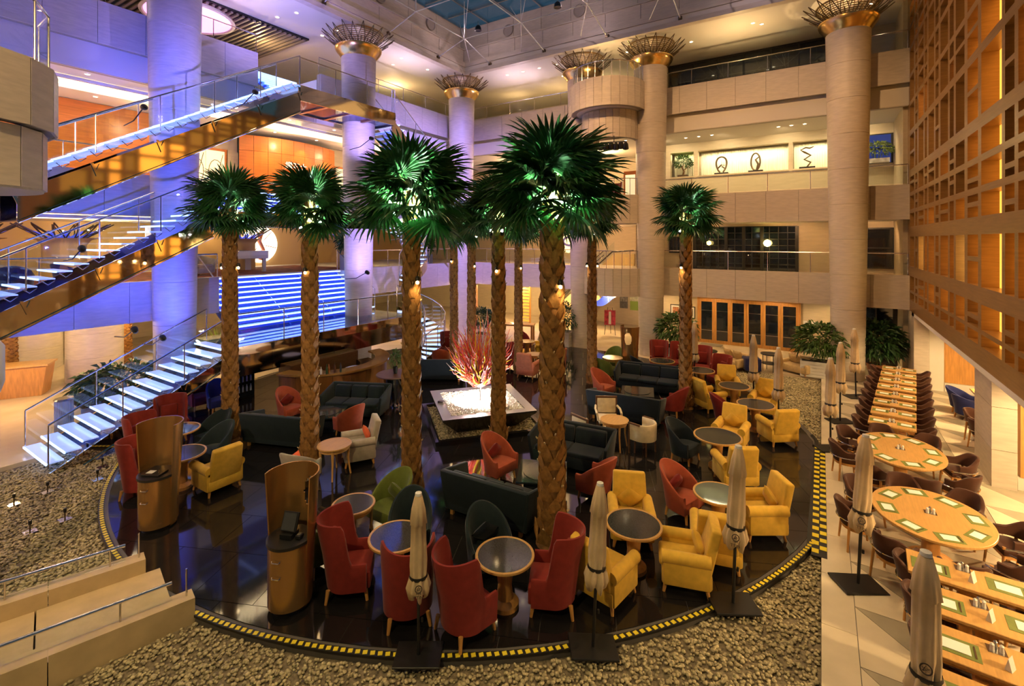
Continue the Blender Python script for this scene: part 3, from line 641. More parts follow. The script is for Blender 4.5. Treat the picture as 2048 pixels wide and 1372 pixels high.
def curved(name, label, c, r0, r1, a0, a1, z0, z1, n):
    s = thing(name, label, 'staircase', kind='structure')
    for i in range(n):
        b0, b1 = lerp(a0, a1, i/n), lerp(a0, a1, (i+.92)/n); z = lerp(z0, z1, (i+1)/n)
        part('tread', MB().prism([(c[0]+r*cos(b), c[1]+r*sin(b)) for r, b in ((r0, b0), (r1, b0), (r1, b1), (r0, b1))], z-.04, z), LEDW, s)
    m = 20
    for r, nm_ in ((r0, 'stringer'), (r1, 'stringer')):
        rows = []
        for rr, dzz in ((r, -.35), (r, .1), (r+.05, .1), (r+.05, -.35), (r, -.35)):
            rows.append([(c[0]+rr*cos(lerp(a0, a1, t/m)), c[1]+rr*sin(lerp(a0, a1, t/m)), lerp(z0, z1, t/m)+dzz) for t in range(m+1)])
        part('stringer', MB().grid(rows), MIRROR, s, smooth=True)
    for r in (r0, r1):
        railing('glass_railing', label.replace('stair', 'stair railing')+(' inside' if r == r0 else ' outside'), [(c[0]+(r+.02)*cos(lerp(a0, a1, t/8)), c[1]+(r+.02)*sin(lerp(a0, a1, t/8))) for t in range(9)], 0, .98, 9, zfun=lambda t: lerp(z0, z1, t)+.1)
    return s
FG = glassmat('blue_tint_floor_glass', (.45, .62, .80))
# tier 1: lounge floor to mezzanine
flight('stair_flight', 'blue lit glass stair rising from the lobby to the low platform', -16.45, -14.65, 3.55, 0, 7.7, 2.0, 13, sh=.34, up=-.08, rl='glass railing of the lowest blue stair,')
landing('stair_platform', 'blue glass platform above the bar', -17.2, -14.65, 7.7, 15.3, 2.0, .28, FG, 6)
wide('wide_stair', 'wide glowing blue staircase up to the piano mezzanine', -17.2, 2.0, -19.85, 3.72, 9.0, 15.2, 10)
railing('glass_railing', 'glass railing along the platform above the bar', [(-14.7, 7.75), (-14.7, 15.2)], 2.0, .98, 1.5)
railing('glass_railing', 'sloping railing on the near side of the wide blue staircase', [(-17.2, 8.95), (-19.85, 8.95)], 2, .95, 1.3, zfun=lambda t: lerp(2.0, 3.72, t), glass=False)
railing('glass_railing', 'sloping railing on the far side of the wide blue staircase', [(-17.2, 15.25), (-19.85, 15.25)], 2, .95, 1.3, zfun=lambda t: lerp(2.0, 3.72, t), glass=False)
curved('curved_stair', 'curved blue stair from the bar platform down to the lounge', (-15.35, 15.9), .45, 1.35, R(170), R(-25), 2.0, 0.12, 13)
# tier 2
flight('stair_flight', 'blue glass stair with bronze mirror sides rising above the gravel', -16.9, -15.4, 2.0, 3.3, 7.4, 6.1, 17, sh=.6, up=-.2, rl='glass railing of the middle stair flight,')
landing('stair_landing', 'bronze mirror landing hidden behind the palm crowns', -17.2, -15.4, 7.4, 14.4, 6.1, .45, FG, 5)
wide('wide_stair', 'short glowing blue staircase to the ballroom foyer', -17.2, 6.1, -18.9, 7.06, 8.2, 13.4, 6)
railing('glass_railing', 'glass railing along the middle stair landing', [(-15.45, 7.4), (-15.45, 14.3)], 6.1, .98, 1.5)
curved('curved_stair', 'curved pink and blue stair down to the mezzanine', (-15.75, 15.2), .45, 1.3, R(170), R(-30), 6.1, 3.5, 15)
# tier 3
flight('stair_flight', 'upper blue glass stair with bronze mirror sides and forked brackets', -16.9, -15.4, 3.2, 6.55, 10.3, 10.65, 22, sh=.7, up=-.24, rl='glass railing of the upper stair flight,')
landing('stair_landing', 'high glass landing at the peak of the upper stairs', -17.2, -15.4, 10.3, 14.8, 10.65, .55, FG, 4)
wide('wide_stair', 'glowing blue staircase from the high landing to the top gallery', -17.2, 10.65, -19.6, 12.05, 10.4, 12.7, 8)
railing('glass_railing', 'glass railing along the high stair landing', [(-15.45, 10.3), (-15.45, 14.8)], 10.65, .98, 1.5)
flight('stair_flight', 'blue glass stair descending from the high landing behind a palm', -16.9, -15.6, 14.8, 10.65, 19.2, 7.3, 18, sh=.6, up=-.2, rl='glass railing of the descending upper stair,')
# ---------------------------------------------------------------- lounge furniture
def velvet(n, c): return mat(n, c, .75, var=.10, vscale=9, sheen=.2, spec=.2)
V = {'yellow': velvet('mustard_velvet', (.74, .45, .06)), 'red': velvet('deep_red_velvet', (.235, .026, .02)), 'rust': velvet('rust_velvet', (.36, .075, .038)), 'wine': velvet('wine_velvet', (.20, .02, .02)),
     'green': velvet('olive_velvet', (.13, .16, .03)), 'navy': velvet('navy_velvet', (.010, .016, .024)), 'teal': velvet('dark_teal_velvet', (.012, .022, .027)),
     'grey': velvet('grey_linen', (.44, .39, .33)), 'coral': velvet('coral_velvet', (.80, .15, .06)), 'salmon': velvet('salmon_velvet', (.62, .22, .13)), 'cream': velvet('cream_fabric', (.70, .58, .40)), 'brown': velvet('chocolate_suede', (.065, .024, .013)), 'tan': velvet('tan_fabric', (.62, .45, .22)), 'blue': velvet('royal_blue_fabric', (.015, .02, .10))}
GRAN = mat('speckled_granite', (.045, .047, .05), .08, var=.7, vscale=120, spec=.6)
def instance(proto, name, label, cat, loc, rz, group=None, scale=None):
    r = thing(name, label, cat, loc, rz, group)
    if scale: r.scale = (scale,)*3
    for pn, me, subs in proto:
        o = put(pn, me, r)
        for sn, sme in subs: put(sn, sme, o)
    return r
def plan(p, Rr, La):
    "tub outline: half circle at the back, straight arms to the front (+Y); p in -1..1"
    arc = PI*Rr/2; tot = arc+La; s = abs(p)*tot; sg = 1 if p >= 0 else -1
    if s <= arc:
        a = s/Rr; return sg*Rr*sin(a), -Rr*cos(a), sg*sin(a), -cos(a)
    return sg*Rr, s-arc, sg, 0.0
def shell(Rr, La, rim, zb, t, flare=.05, lean=.1, n=36, m=None, name='back_shell', squash=1.0):
    rows = []
    prof = [(0, 0), (.5, 0), (.93, 0), (1.0, .25), (1.0, .75), (.93, 1), (.5, 1), (0, 1), (0, 0)]
    for i in range(n+1):
        p = -1+2*i/n; x, y, nx, ny = plan(p, Rr, La); h = rim(abs(p)); row = []
        bk = max(0, -ny)
        for s, d in prof:
            z = zb+(h-zb)*s; o = flare*s*(h-zb)/.6-t*d; ln = lean*bk*max(0, (z-.4))
            row.append((x+nx*o, (y+ny*o)*squash-ln, z))
        rows.append(row)
    b = MB().grid(rows); k = len(prof)
    b.f.append(list(range(k-1))); b.f.append([n*k+i for i in range(k-1)][::-1])
    return b.mesh(name, m, smooth='all' if False else True)
def legs4(x, y, h, m=WOOD, r0=.022, r1=.034, splay=.03, y2=None):
    out = []
    for sx in (-1, 1):
        for yy, sy in ((y, 1), (-(y2 or y), -1)):
            out.append(('leg', MB().tube([(sx*(x+splay), yy+sy*splay, 0), (sx*x, yy, h)], [r0, r1], 8).mesh('leg', m, smooth=True), []))
    return out
def cushion(sx, sy, t, m, name='cushion', nn=8):
    rows = []
    for s in (1, -1):
        rows.append([[(sx*(i/nn-.5)*(1-.06*abs(2*j/nn-1)**2*0), sy*(j/nn-.5), s*t/2*(max(0, 1-(2*i/nn-1)**4)*max(0, 1-(2*j/nn-1)**4))**.5) for i in range(nn+1)] for j in range(nn+1)])
    b = MB(); b.grid(rows[0]); b.grid(rows[1]); return b.mesh(name, m, smooth='all')
def xf(me, mtx): me.transform(mtx); return me
def TRS(loc, rx=0, ry=0, rz=0): return Matrix.Translation(loc) @ Matrix.Rotation(rz, 4, 'Z') @ Matrix.Rotation(ry, 4, 'Y') @ Matrix.Rotation(rx, 4, 'X')
SC = {'wing_chair': .92, 'tub_chair': .92, 'armchair': .95}
def P_arm(col, cush=None):
    m = V[col]
    def f():
        L = []
        L.append(('base', MB().box(-.36, .36, -.38, .36, .13, .34).mesh('base', m, bevel=.03, smooth=True), []))
        L.append(('seat_cushion', MB().box(-.25, .25, -.25, .40, .33, .46).mesh('seat_cushion', m, bevel=.05, seg=3, smooth=True), []))
        b = MB().slab([(-.33, -.36, .28), (.33, -.36, .28), (.30, -.53, 1.0), (-.30, -.53, 1.0)], (0, .15, .03))
        L.append(('backrest', b.mesh('backrest', m, bevel=.035, seg=3, smooth=True), []))
        for sx in (-1, 1):
            b = MB().box(sx*.31-.075, sx*.31+.075, -.36, .34, .13, .53).mesh('armrest', m, bevel=.03, seg=2, smooth=True)
            rl = MB().tube([(sx*.325, -.36, .55), (sx*.325, .36, .55)], .095, 14).mesh('arm_roll', m, smooth=True)
            L.append(('armrest', b, [('arm_roll', rl)]))
        if cush: L.append(('cushion', xf(cushion(.36, .36, .14, V[cush]), TRS((0, -.22, .62), R(68), 0, 0) @ Matrix.Rotation(R(40), 4, 'Z')), []))
        return L+legs4(.30, .30, .14)
    return cached(('arm', col, cush), f)
def P_oval(col, cush=None, h=.98):
    m = V[col]
    def f():
        rim = lambda p: .56+(h-.56)*(cos(min(1, p/.86)*PI/2)**1.15 if p < .86 else 0)
        L = [('back_shell', shell(.36, .24, rim, .2, .075, .05, .22, m=m), [])]
        po = [plan(-1+2*i/20, .31, .26)[:2] for i in range(21)]
        L.append(('seat', MB().prism(po, .2, .43).mesh('seat', m, bevel=.025, smooth=True), []))
        if cush: L.append(('cushion', xf(cushion(.36, .36, .13, V[cush]), TRS((0, -.20, .60), R(66)) @ Matrix.Rotation(R(40), 4, 'Z')), []))
        return L+legs4(.24, .2, .22, y2=.22)
    return cached(('oval', col, cush, h), f)
def P_wing(col):
    m = V[col]
    def f():
        def rim(p): return .60+(1.23-.03*(1-min(1, p/.5)**2)-.60)*(1-sstep(.56, .74, p))
        L = [('back_shell', shell(.36, .36, rim, .17, .07, .03, .17, n=60, m=m, squash=.9), [])]
        po = [(x, y) for x, y in [plan(-1+2*i/20, .31, .38)[:2] for i in range(21)]]
        L.append(('seat', MB().prism(po, .18, .44).mesh('seat', m, bevel=.03, smooth=True), []))
        L.append(('lumbar_pad', MB().box(-.2, .2, -.30, -.2, .5, .95).mesh('lumbar_pad', m, bevel=.04, smooth=True), []))
        return L+legs4(.27, .3, .2, y2=.26)
    return cached(('wing', col), f)
def P_frame():
    def f():
        m = V['cream']; L = []
        L.append(('seat', MB().box(-.27, .27, -.26, .27, .36, .47).mesh('seat', m, bevel=.03, smooth=True), []))
        fr = MB().box(-.29, -.25, -.34, -.29, .42, .92).box(.25, .29, -.34, -.29, .42, .92).box(-.25, .25, -.34, -.29, .87, .92).box(-.25, .25, -.34, -.29, .42, .47)
        L.append(('back_frame', fr.mesh('back_frame', DARKW), [('back_pad', MB().box(-.25, .25, -.345, -.275, .47, .87).mesh('back_pad', m, bevel=.02, smooth=True))]))
        for s in (-1, 1): L.append(('armrest', MB().tube([(s*.29, -.31, .66), (s*.33, -.05, .66), (s*.32, .24, .63), (s*.29, .26, .45)], .03, 8).mesh('armrest', m, smooth=True), []))
        return L+legs4(.25, .23, .37, DARKW, .018, .024, .01)
    return cached('frame', f)
def P_tubcream():
    def f():
        m = V['cream']; rim = lambda p: .74
        L = [('back_shell', shell(.31, .2, rim, .34, .06, .02, .0, m=m), [])]
        po = [plan(-1+2*i/20, .27, .2)[:2] for i in range(21)]
        L.append(('seat', MB().prism(po, .34, .46).mesh('seat', m, bevel=.02, smooth=True), []))
        fr = MB().box(-.33, -.29, .18, .22, 0, .76).box(.29, .33, .18, .22, 0, .76).box(-.33, -.29, -.1, .22, .72, .76).box(.29, .33, -.1, .22, .72, .76)
        L.append(('arm_frame', fr.mesh('arm_frame', DARKW), []))
        return L+legs4(.2, .1, .35, DARKW, .018, .022, .01, y2=.2)
    return cached('tubcream', f)
def P_sofa(col, wd, ns):
    m = V[col]
    def f():
        h = wd/2; L = []
        L.append(('base', MB().box(-h+.06, h-.06, -.40, .38, .10, .36).mesh('base', m, bevel=.02, smooth=True), []))
        L.append(('backrest', MB().slab([(-h+.02, -.38, .1), (h-.02, -.38, .1), (h+.05, -.50, .84), (-h-.05, -.50, .84)], (0, .13, 0)).mesh('backrest', m, bevel=.03, smooth=True), []))
        for s in (-1, 1):
            L.append(('armrest', MB().slab([(s*(h-.08), -.40, .1), (s*(h-.08), .38, .1), (s*(h-.0), .40, .66), (s*(h-.0), -.46, .84)], (s*.08, 0, 0)).mesh('armrest', m, bevel=.025, smooth=True), []))
        cw = (wd-.2)/ns
        for i in range(ns):
            x = -h+.1+cw*(i+.5)
            L.append(('seat_cushion', MB().box(x-cw/2+.01, x+cw/2-.01, -.22, .40, .35, .47).mesh('seat_cushion', m, bevel=.035, seg=3, smooth=True), []))
            L.append(('back_cushion', MB().slab([(x-cw/2+.02, -.28, .46), (x+cw/2-.02, -.28, .46), (x+cw/2-.02, -.36, .80), (x-cw/2+.02, -.36, .80)], (0, .13, 0)).mesh('back_cushion', m, bevel=.04, seg=3, smooth=True), []))
        for sx in (-1, 1):
            for y in (-.34, .32): L.append(('leg', MB().box(sx*(h-.14)-.03, sx*(h-.14)+.03, y-.03, y+.03, 0, .11).mesh('leg', WOOD), []))
        return L
    return cached(('sofa', col, wd, ns), f)
def P_table(r, h=.72, top=GRAN, rimm=PALEW, kind='pedestal', basem=None):
    def f():
        L = []
        b = MB().lathe([(r-.035, h-.03), (r-.035, h), (.001, h)], 48, cap=False)
        L.append(('table_top', b.mesh('table_top', top, smooth=True), [('wood_rim', MB().lathe([(r-.035, h-.035), (r, h-.03), (r+.004, h-.012), (r, h+.003), (r-.035, h+.003), (r-.035, h-.035)], 48, cap=False).mesh('wood_rim', rimm, smooth=True)), ('underside', MB().lathe([(.01, h-.034), (r-.03, h-.034)], 32, cap=False).mesh('underside', rimm))]))
        if kind == 'pedestal':
            L.append(('pedestal', MB().lathe([(.20, .0), (.20, .06), (.17, .09), (.12, .12), (.10, .3), (.13, h-.1), (.18, h-.035)], 24).mesh('pedestal', basem or WOOD, smooth=True), []))
        else:
            L.append(('apron', MB().lathe([(r*.86, h-.11), (r*.86, h-.035)], 36, cap=False).mesh('apron', rimm, smooth=True), []))
            for k in range(4):
                a = PI/4+k*PI/2
                L.append(('leg', MB().tube([(r*.95*cos(a), r*.95*sin(a), 0), (r*.8*cos(a), r*.8*sin(a), h*.5), (r*.82*cos(a), r*.82*sin(a), h-.05)], [.018, .022, .035], 8).mesh('leg', rimm, smooth=True), []))
        return L
    return cached(('table', r, h, top.name, kind), f)
def P_coffee():
    def f():
        L = [('table_top', MB().box(-.5, .5, -.5, .5, .40, .44).mesh('table_top', mat('dark_glass_top', (.02, .03, .03), .05, spec=.7), bevel=.006, seg=1), [('granite_inlay', MB().cyl(0, 0, .44, .452, .40, n=36).mesh('granite_inlay', GRAN, smooth=True))])]
        L.append(('body', MB().slab([(-.36, -.36, .0), (.36, -.36, 0), (.36, .36, 0), (-.36, .36, 0)], (0, 0, .4)).mesh('body', V['navy']), []))
        return L
    return cached('coffee', f)
def face(p, q): d = Vector(q)-Vector(p); return math.atan2(d.y, d.x)-PI/2
ITEMS = []
def chair(proto, name, label, at, to, group='lounge chairs', cat='armchair', scale=None):
    p = G(*at); ITEMS.append([proto, name, label, cat, p, face(p, G(*to)), group, scale, [(0, 0, .40 if name == 'armchair' else .34)]])
# (proto, name, label, ground pixel, pixel it faces)
A, O, Wg = P_arm, P_oval, P_wing
CH = [
 (Wg('red'), 'wing_chair', 'red high-back wing chair right of the tall wooden service stand', (697, 1178), (810, 1165)),
 (Wg('red'), 'wing_chair', 'red high-back wing chair hidden behind the closed parasol, seen from behind', (811, 1214), (803, 1120)),
 (Wg('red'), 'wing_chair', 'large red wing chair at the front edge, seen from behind left of a speckled table', (943, 1252), (1025, 1195)),
 (Wg('red'), 'wing_chair', 'red wing chair right of the front speckled table beside the palm trunk', (1085, 1208), (1000, 1200)),
 (O('teal'), 'tub_chair', 'dark teal oval-back chair behind the closed front parasol', (818, 1112), (805, 1180)),
 (O('teal', 'navy'), 'tub_chair', 'dark teal oval-back chair behind the front speckled table', (983, 1155), (1020, 1220)),
 (O('green', 'green'), 'tub_chair', 'olive green oval-back chair with cushion beside the round blue-topped table', (768, 1058), (712, 1095)),
 (O('green'), 'tub_chair', 'olive green chair half hidden behind the tall wooden service stand', (638, 1128), (700, 1085)),
 (A('yellow', 'yellow'), 'armchair', 'yellow armchair facing forward behind the front speckled table', (1262, 1075), (1273, 1150)),
 (A('yellow', 'yellow'), 'armchair', 'yellow armchair seen from behind beside the closed parasol', (1222, 1178), (1275, 1125)),
 (A('yellow', 'yellow'), 'armchair', 'yellow armchair right of the speckled table facing left', (1352, 1158), (1280, 1145)),
 (A('yellow'), 'armchair', 'yellow armchair seen squarely from behind at the glass-topped table', (1432, 1112), (1425, 1050)),
 (A('yellow', 'yellow'), 'armchair', 'yellow armchair with cushion right of the glass-topped table', (1512, 1062), (1440, 1062)),
 (O('rust', 'wine'), 'tub_chair', 'rust red oval-back chair with dark cushion left of the glass-topped table', (1376, 1035), (1435, 1065)),
 (O('navy'), 'tub_chair', 'navy oval-back chair left of the round table near the yellow armchairs', (1388, 925), (1430, 940)),
 (A('yellow', 'yellow'), 'armchair', 'yellow armchair with diamond cushion behind the round navy-side table', (1462, 893), (1432, 935)),
 (A('yellow'), 'armchair', 'yellow armchair seen from behind above the closed parasol tip', (1458, 958), (1430, 925)),
 (O('wine'), 'tub_chair', 'wine red oval-back chair left of the table by the gravel', (1462, 852), (1508, 855)),
 (A('yellow', 'yellow'), 'armchair', 'yellow armchair behind the table by the gravel', (1528, 828), (1508, 860)),
 (A('yellow'), 'armchair', 'yellow armchair nearest the hazard tape corner, seen from behind', (1548, 880), (1505, 852)),
 (A('yellow', 'yellow'), 'armchair', 'farthest yellow armchair facing forward beside the red wing chairs', (1455, 793), (1464, 822)),
 (A('yellow'), 'armchair', 'yellow armchair in profile left of the far small round table', (1424, 818), (1470, 812)),
 (Wg('red'), 'wing_chair', 'red wing chair facing forward left of the beige parasol pole', (1404, 752), (1400, 785)),
 (Wg('red'), 'wing_chair', 'red wing chair facing left next to the gravel bed', (1440, 775), (1405, 780)),
 (Wg('red'), 'wing_chair', 'red wing chair facing forward behind a far round table', (1318, 738), (1318, 765)),
 (Wg('red'), 'wing_chair', 'red wing chair half hidden by the slender palm trunk on the right', (1358, 742), (1330, 757)),
 (O('navy'), 'tub_chair', 'navy chair left of the far round table by the planter', (1293, 757), (1318, 755)),
 (O('teal'), 'tub_chair', 'teal chair behind the slender palm on the right', (1352, 765), (1330, 755)),
 (O('green'), 'tub_chair', 'green tub chair beside the far service stand', (1243, 745), (1228, 755)),
 (O('green'), 'tub_chair', 'green tub chair seen from behind next to the far palm trunk', (1214, 757), (1230, 750)),
 (O('rust'), 'tub_chair', 'rust red chair at the left end of the far black sofas', (1208, 795), (1260, 810)),
 (O('red'), 'tub_chair', 'deep red chair at the right end of the far black sofas', (1345, 828), (1290, 815)),
 (O('rust', 'wine'), 'tub_chair', 'rust red oval-back chair with dark cushion in front of the fire sculpture', (1000, 957), (1060, 985)),
 (O('rust'), 'tub_chair', 'rust red chair seen from behind right of the large palm trunk', (1188, 992), (1120, 965)),
 (O('rust', 'wine'), 'tub_chair', 'rust red oval-back chair with cushion by the bar counter', (581, 840), (640, 860)),
 (O('rust'), 'tub_chair', 'rust red chair seen from behind beside the grey armchair', (698, 868), (650, 850)),
 (A('grey', 'coral'), 'armchair', 'light grey armchair with a coral cushion', (708, 925), (655, 935)),
 (O('grey', 'coral', .9), 'tub_chair', 'light grey curved chair with coral cushion, seen from behind', (622, 962), (662, 935)),
 (A('yellow'), 'armchair', 'yellow armchair seen from behind near the two dark round tables by the gravel', (412, 975), (375, 955)),
 (O('teal'), 'tub_chair', 'dark teal oval-back chair beside the leftmost palm trunk', (430, 893), (385, 912)),
 (O('teal'), 'tub_chair', 'dark teal oval-back chair between the two leftmost round tables', (425, 930), (390, 945)),
 (Wg('red'), 'wing_chair', 'red wing chair facing forward below the lowest blue stair', (342, 880), (375, 925)),
 (Wg('red'), 'wing_chair', 'red wing chair just behind the leftmost curved wooden stand', (292, 925), (370, 930)),
 (Wg('red'), 'wing_chair', 'red wing chair left of the curved wooden stand at the gravel edge', (285, 985), (380, 975)),
 (Wg('wine'), 'wing_chair', 'shadowed wine red wing chair under the blue stair', (372, 815), (430, 850)),
 (O('blue'), 'tub_chair', 'royal blue chair in the dark beside the leftmost palm', (440, 822), (470, 850)),
 (A('salmon'), 'armchair', 'salmon pink armchair behind the fire sculpture planter', (1055, 752), (1082, 735)),
 (A('salmon'), 'armchair', 'salmon pink armchair right of the small pale table behind the sculpture', (1098, 742), (1075, 735)),
 (A('yellow'), 'armchair', 'mustard armchair far behind the fire sculpture', (1078, 712), (1060, 712)),
 (O('wine'), 'tub_chair', 'wine red chair far behind the fire sculpture', (1045, 703), (1060, 712)),
 (Wg('red'), 'wing_chair', 'red wing chair between the thin palms behind the sculpture', (1018, 735), (1050, 725)),
 (O('rust'), 'tub_chair', 'rust red chair behind the navy sofa beside the sculpture', (882, 738), (900, 700)),
 (Wg('wine'), 'wing_chair', 'wine red wing chair behind the thin palm near the curved stair', (897, 715), (900, 760)),
]
for pr_, nme, lab, at, to in CH: chair(pr_, nme, lab, at, to, cat='chair' if nme != 'armchair' else 'armchair', scale=SC[nme])
FR = [(P_frame(), 'framed_chair', 'cream chair with dark square frame facing forward at the pale table', (1216, 868), (1228, 900)),
      (P_frame(), 'framed_chair', 'cream chair with dark square frame left of the pale table', (1188, 900), (1230, 885)),
      (P_tubcream(), 'framed_chair', 'cream rounded tub chair with dark frame right of the pale table', (1276, 902), (1230, 885))]
for pr_, nme, lab, at, to in FR: chair(pr_, nme, lab, at, to, 'cream framed chairs', 'chair')
def sofa(proto, label, at, to): p = G(*at); ITEMS.append([proto, 'sofa', label, 'sofa', p, face(p, G(*to)), 'dark lounge sofas', None, [(-.6, 0, .42), (-.2, 0, .42), (.2, 0, .42), (.6, 0, .42)]])
sofa(P_sofa('navy', 2.15, 3), 'black three-seat sofa facing the far coffee table', (1298, 782), (1270, 830))
sofa(P_sofa('navy', 2.0, 3), 'black sofa seen from behind at the far coffee table', (1252, 838), (1290, 790))
sofa(P_sofa('navy', 1.75, 2), 'navy two-seat sofa facing forward beside the cream framed chairs', (1143, 930), (1085, 1000))
sofa(P_sofa('teal', 1.75, 2), 'dark navy sofa seen from behind right of the front teal chair', (1012, 1045), (1080, 975))
sofa(P_sofa('teal', 1.75, 3), 'teal velvet sofa facing forward in front of the bar counter', (712, 830), (650, 880))
sofa(P_sofa('teal', 1.75, 3), 'dark teal sofa seen from behind left of a palm trunk', (567, 885), (650, 835))
sofa(P_sofa('navy', 1.7, 2), 'black sofa seen from behind left of the fire sculpture planter', (882, 758), (905, 715))
TB = [(P_table(.42), 'round_table', 'round speckled table between two red wing chairs at the front', (1014, 1208)),
 (P_table(.42), 'round_table', 'round speckled table behind the closed front parasol', (800, 1175)),
 (P_table(.36, .7, GRAN, PALEW, 'legs'), 'round_table', 'smaller four-legged round table beside the olive green chair', (710, 1088)),
 (P_table(.44), 'round_table', 'round speckled table among three yellow armchairs', (1273, 1148)),
 (P_table(.42, .72, mat('reflective_glass_top', (.10, .14, .13), .04, spec=.9)), 'round_table', 'round table with a glass top reflecting the ceiling', (1432, 1068)),
 (P_table(.52), 'round_table', 'wide round dark table beside the navy oval chair', (1428, 938)),
 (P_table(.48), 'round_table', 'round dark table nearest the gravel among yellow armchairs', (1510, 862)),
 (P_table(.45), 'round_table', 'small dark round table by the farthest yellow armchairs', (1463, 818)),
 (P_table(.45), 'round_table', 'round dark table in front of the red wing chairs', (1402, 782)),
 (P_table(.46, .72, GRAN, PALEW), 'round_table', 'round dark table beside the far planter', (1318, 760)),
 (P_table(.38, .7, PALEW, PALEW, 'legs'), 'round_table', 'small pale table between the green tub chairs', (1230, 752)),
 (P_table(.35, .7, PALEW, PALEW, 'legs'), 'round_table', 'pale maple table among the cream framed chairs', (1229, 897)),
 (P_table(.36, .68, PALEW, PALEW, 'legs'), 'round_table', 'pale maple table between the two light grey chairs', (659, 950)),
 (P_table(.46), 'round_table', 'round dark table beside the leftmost wooden stand', (383, 975)),
 (P_table(.46), 'round_table', 'round dark table behind the leftmost wooden stand', (375, 912)),
 (P_table(.35, .68, PALEW, PALEW, 'legs'), 'round_table', 'pale table between the salmon pink armchairs', (1078, 742)),
 (P_table(.38, .7, GRAN, PALEW), 'round_table', 'small dark table far behind the fire sculpture', (1062, 713))]
for pr_, nme, lab, at in TB: ITEMS.append([pr_, nme, lab, 'table', G(*at), 0, 'round lounge tables', None, [(0, 0, .36)]])
for lab, at, rz in (('square dark coffee table between the far black sofas', (1275, 810), .3), ('square glass coffee table behind the large palm trunk', (1085, 985), .45), ('square dark coffee table in front of the teal sofa', (650, 855), .6)):
    ITEMS.append([P_coffee(), 'coffee_table', lab, 'coffee table', G(*at), rz, 'square coffee tables', None, [(0, 0, .48)]])
# nudge furniture clear of its neighbours, the trunks and the stands
FIXED = [(G(*a), r) for a, r in (((460, 880), .26), ((620, 920), .26), ((823, 1003), .28), ((908, 725), .24), ((943, 735), .24), ((997, 885), .26), ((1037, 745), .24), ((1104, 1085), .3), ((1184, 765), .24), ((1371, 815), .26), ((583, 1205), .40), ((318, 1050), .40), ((1260, 748), .40), ((1466, 1209), .15), ((837, 1312), .15), ((1186, 1296), .15))]+[(Vector((-8.32, 11.3, 0)), 1.75), (Vector((-11.3, 10.85, 0)), .4), (Vector((-14.65, 10.85, 0)), 2.1)]
for it_ in range(80):
    for i, a in enumerate(ITEMS):
        ra, ca_ = a[5], a[8]
        for ox, oy, r in ca_:
            q = a[4]+Vector((ox*cos(ra)-oy*sin(ra), ox*sin(ra)+oy*cos(ra), 0))
            for j in range(i+1, len(ITEMS)):
                b = ITEMS[j]
                if (a[4]-b[4]).length > 2.6: continue
                for px_, py_, r2 in b[8]:
                    q2 = b[4]+Vector((px_*cos(b[5])-py_*sin(b[5]), px_*sin(b[5])+py_*cos(b[5]), 0)); d = q-q2; d.z = 0; L_ = d.length
                    if 1e-4 < L_ < r+r2: m_ = d*((r+r2-L_)/L_*.3); a[4] += m_; b[4] -= m_
            for f_, r2 in FIXED:
                d = q-f_; d.z = 0; L_ = d.length
                if 1e-4 < L_ < r+r2: a[4] += d*((r+r2-L_)/L_*.6)
            d = Vector((q.x-CX0, q.y-CY0, 0)); 
            if d.length > CR-r-.1: a[4] -= d*((d.length-CR+r+.1)/d.length)
for a in ITEMS: instance(a[0], a[1], a[2], a[3], a[4], a[5], a[6], a[7])
# ---------------------------------------------------------------- palms
BARK = mat('palm_bark', (.22, .105, .03), .8, var=.4, vscale=9); SCALE = mat('palm_leaf_base', (.34, .17, .045), .7, var=.35, vscale=14)
TIP = mat('dry_leaf_stub', (.72, .56, .32), .7); FROND = mat('palm_frond_green', (.028, .11, .03), .32, var=.35, vscale=3, spec=.5); PETI = mat('palm_petiole', (.10, .16, .04), .5)
def frond_mesh(seed):
    rg = random.Random(seed); b = MB(); n = 30; pl = .42
    for i in range(n):
        ph = R(-128+256*i/(n-1)); L = .80*(.72+.28*cos(ph*.6))*rg.uniform(.9, 1.06); d = Vector((cos(ph), sin(ph), 0)); s = Vector((-sin(ph), cos(ph), 0)); base = Vector((pl, 0, 0))
        rows = []
        fall = .08+.20*abs(ph)/2.2+rg.uniform(0, .10)
        for t, w in ((0.02, .004), (.35, .030), (.62, .030), (.85, .016), (1, .002)):
            c = base+d*(L*t)*(1-.12*t*t)+Vector((0, 0, -fall*L*t**2.6*1.5-.05*t*abs(sin(ph))))
            rows.append([c-s*w, c+Vector((0, 0, -.018 if w > .01 else 0)), c+s*w])
        b.grid(rows)
    me = b.mesh('frond', FROND, fixn=False)
    return me
PET = MB().tube([(-.12, 0, -.03), (.15, 0, .02), (.45, 0, 0)], [.02, .013, .009], 5).mesh('petiole', PETI, smooth=True)
FM = [frond_mesh(k) for k in range(4)]
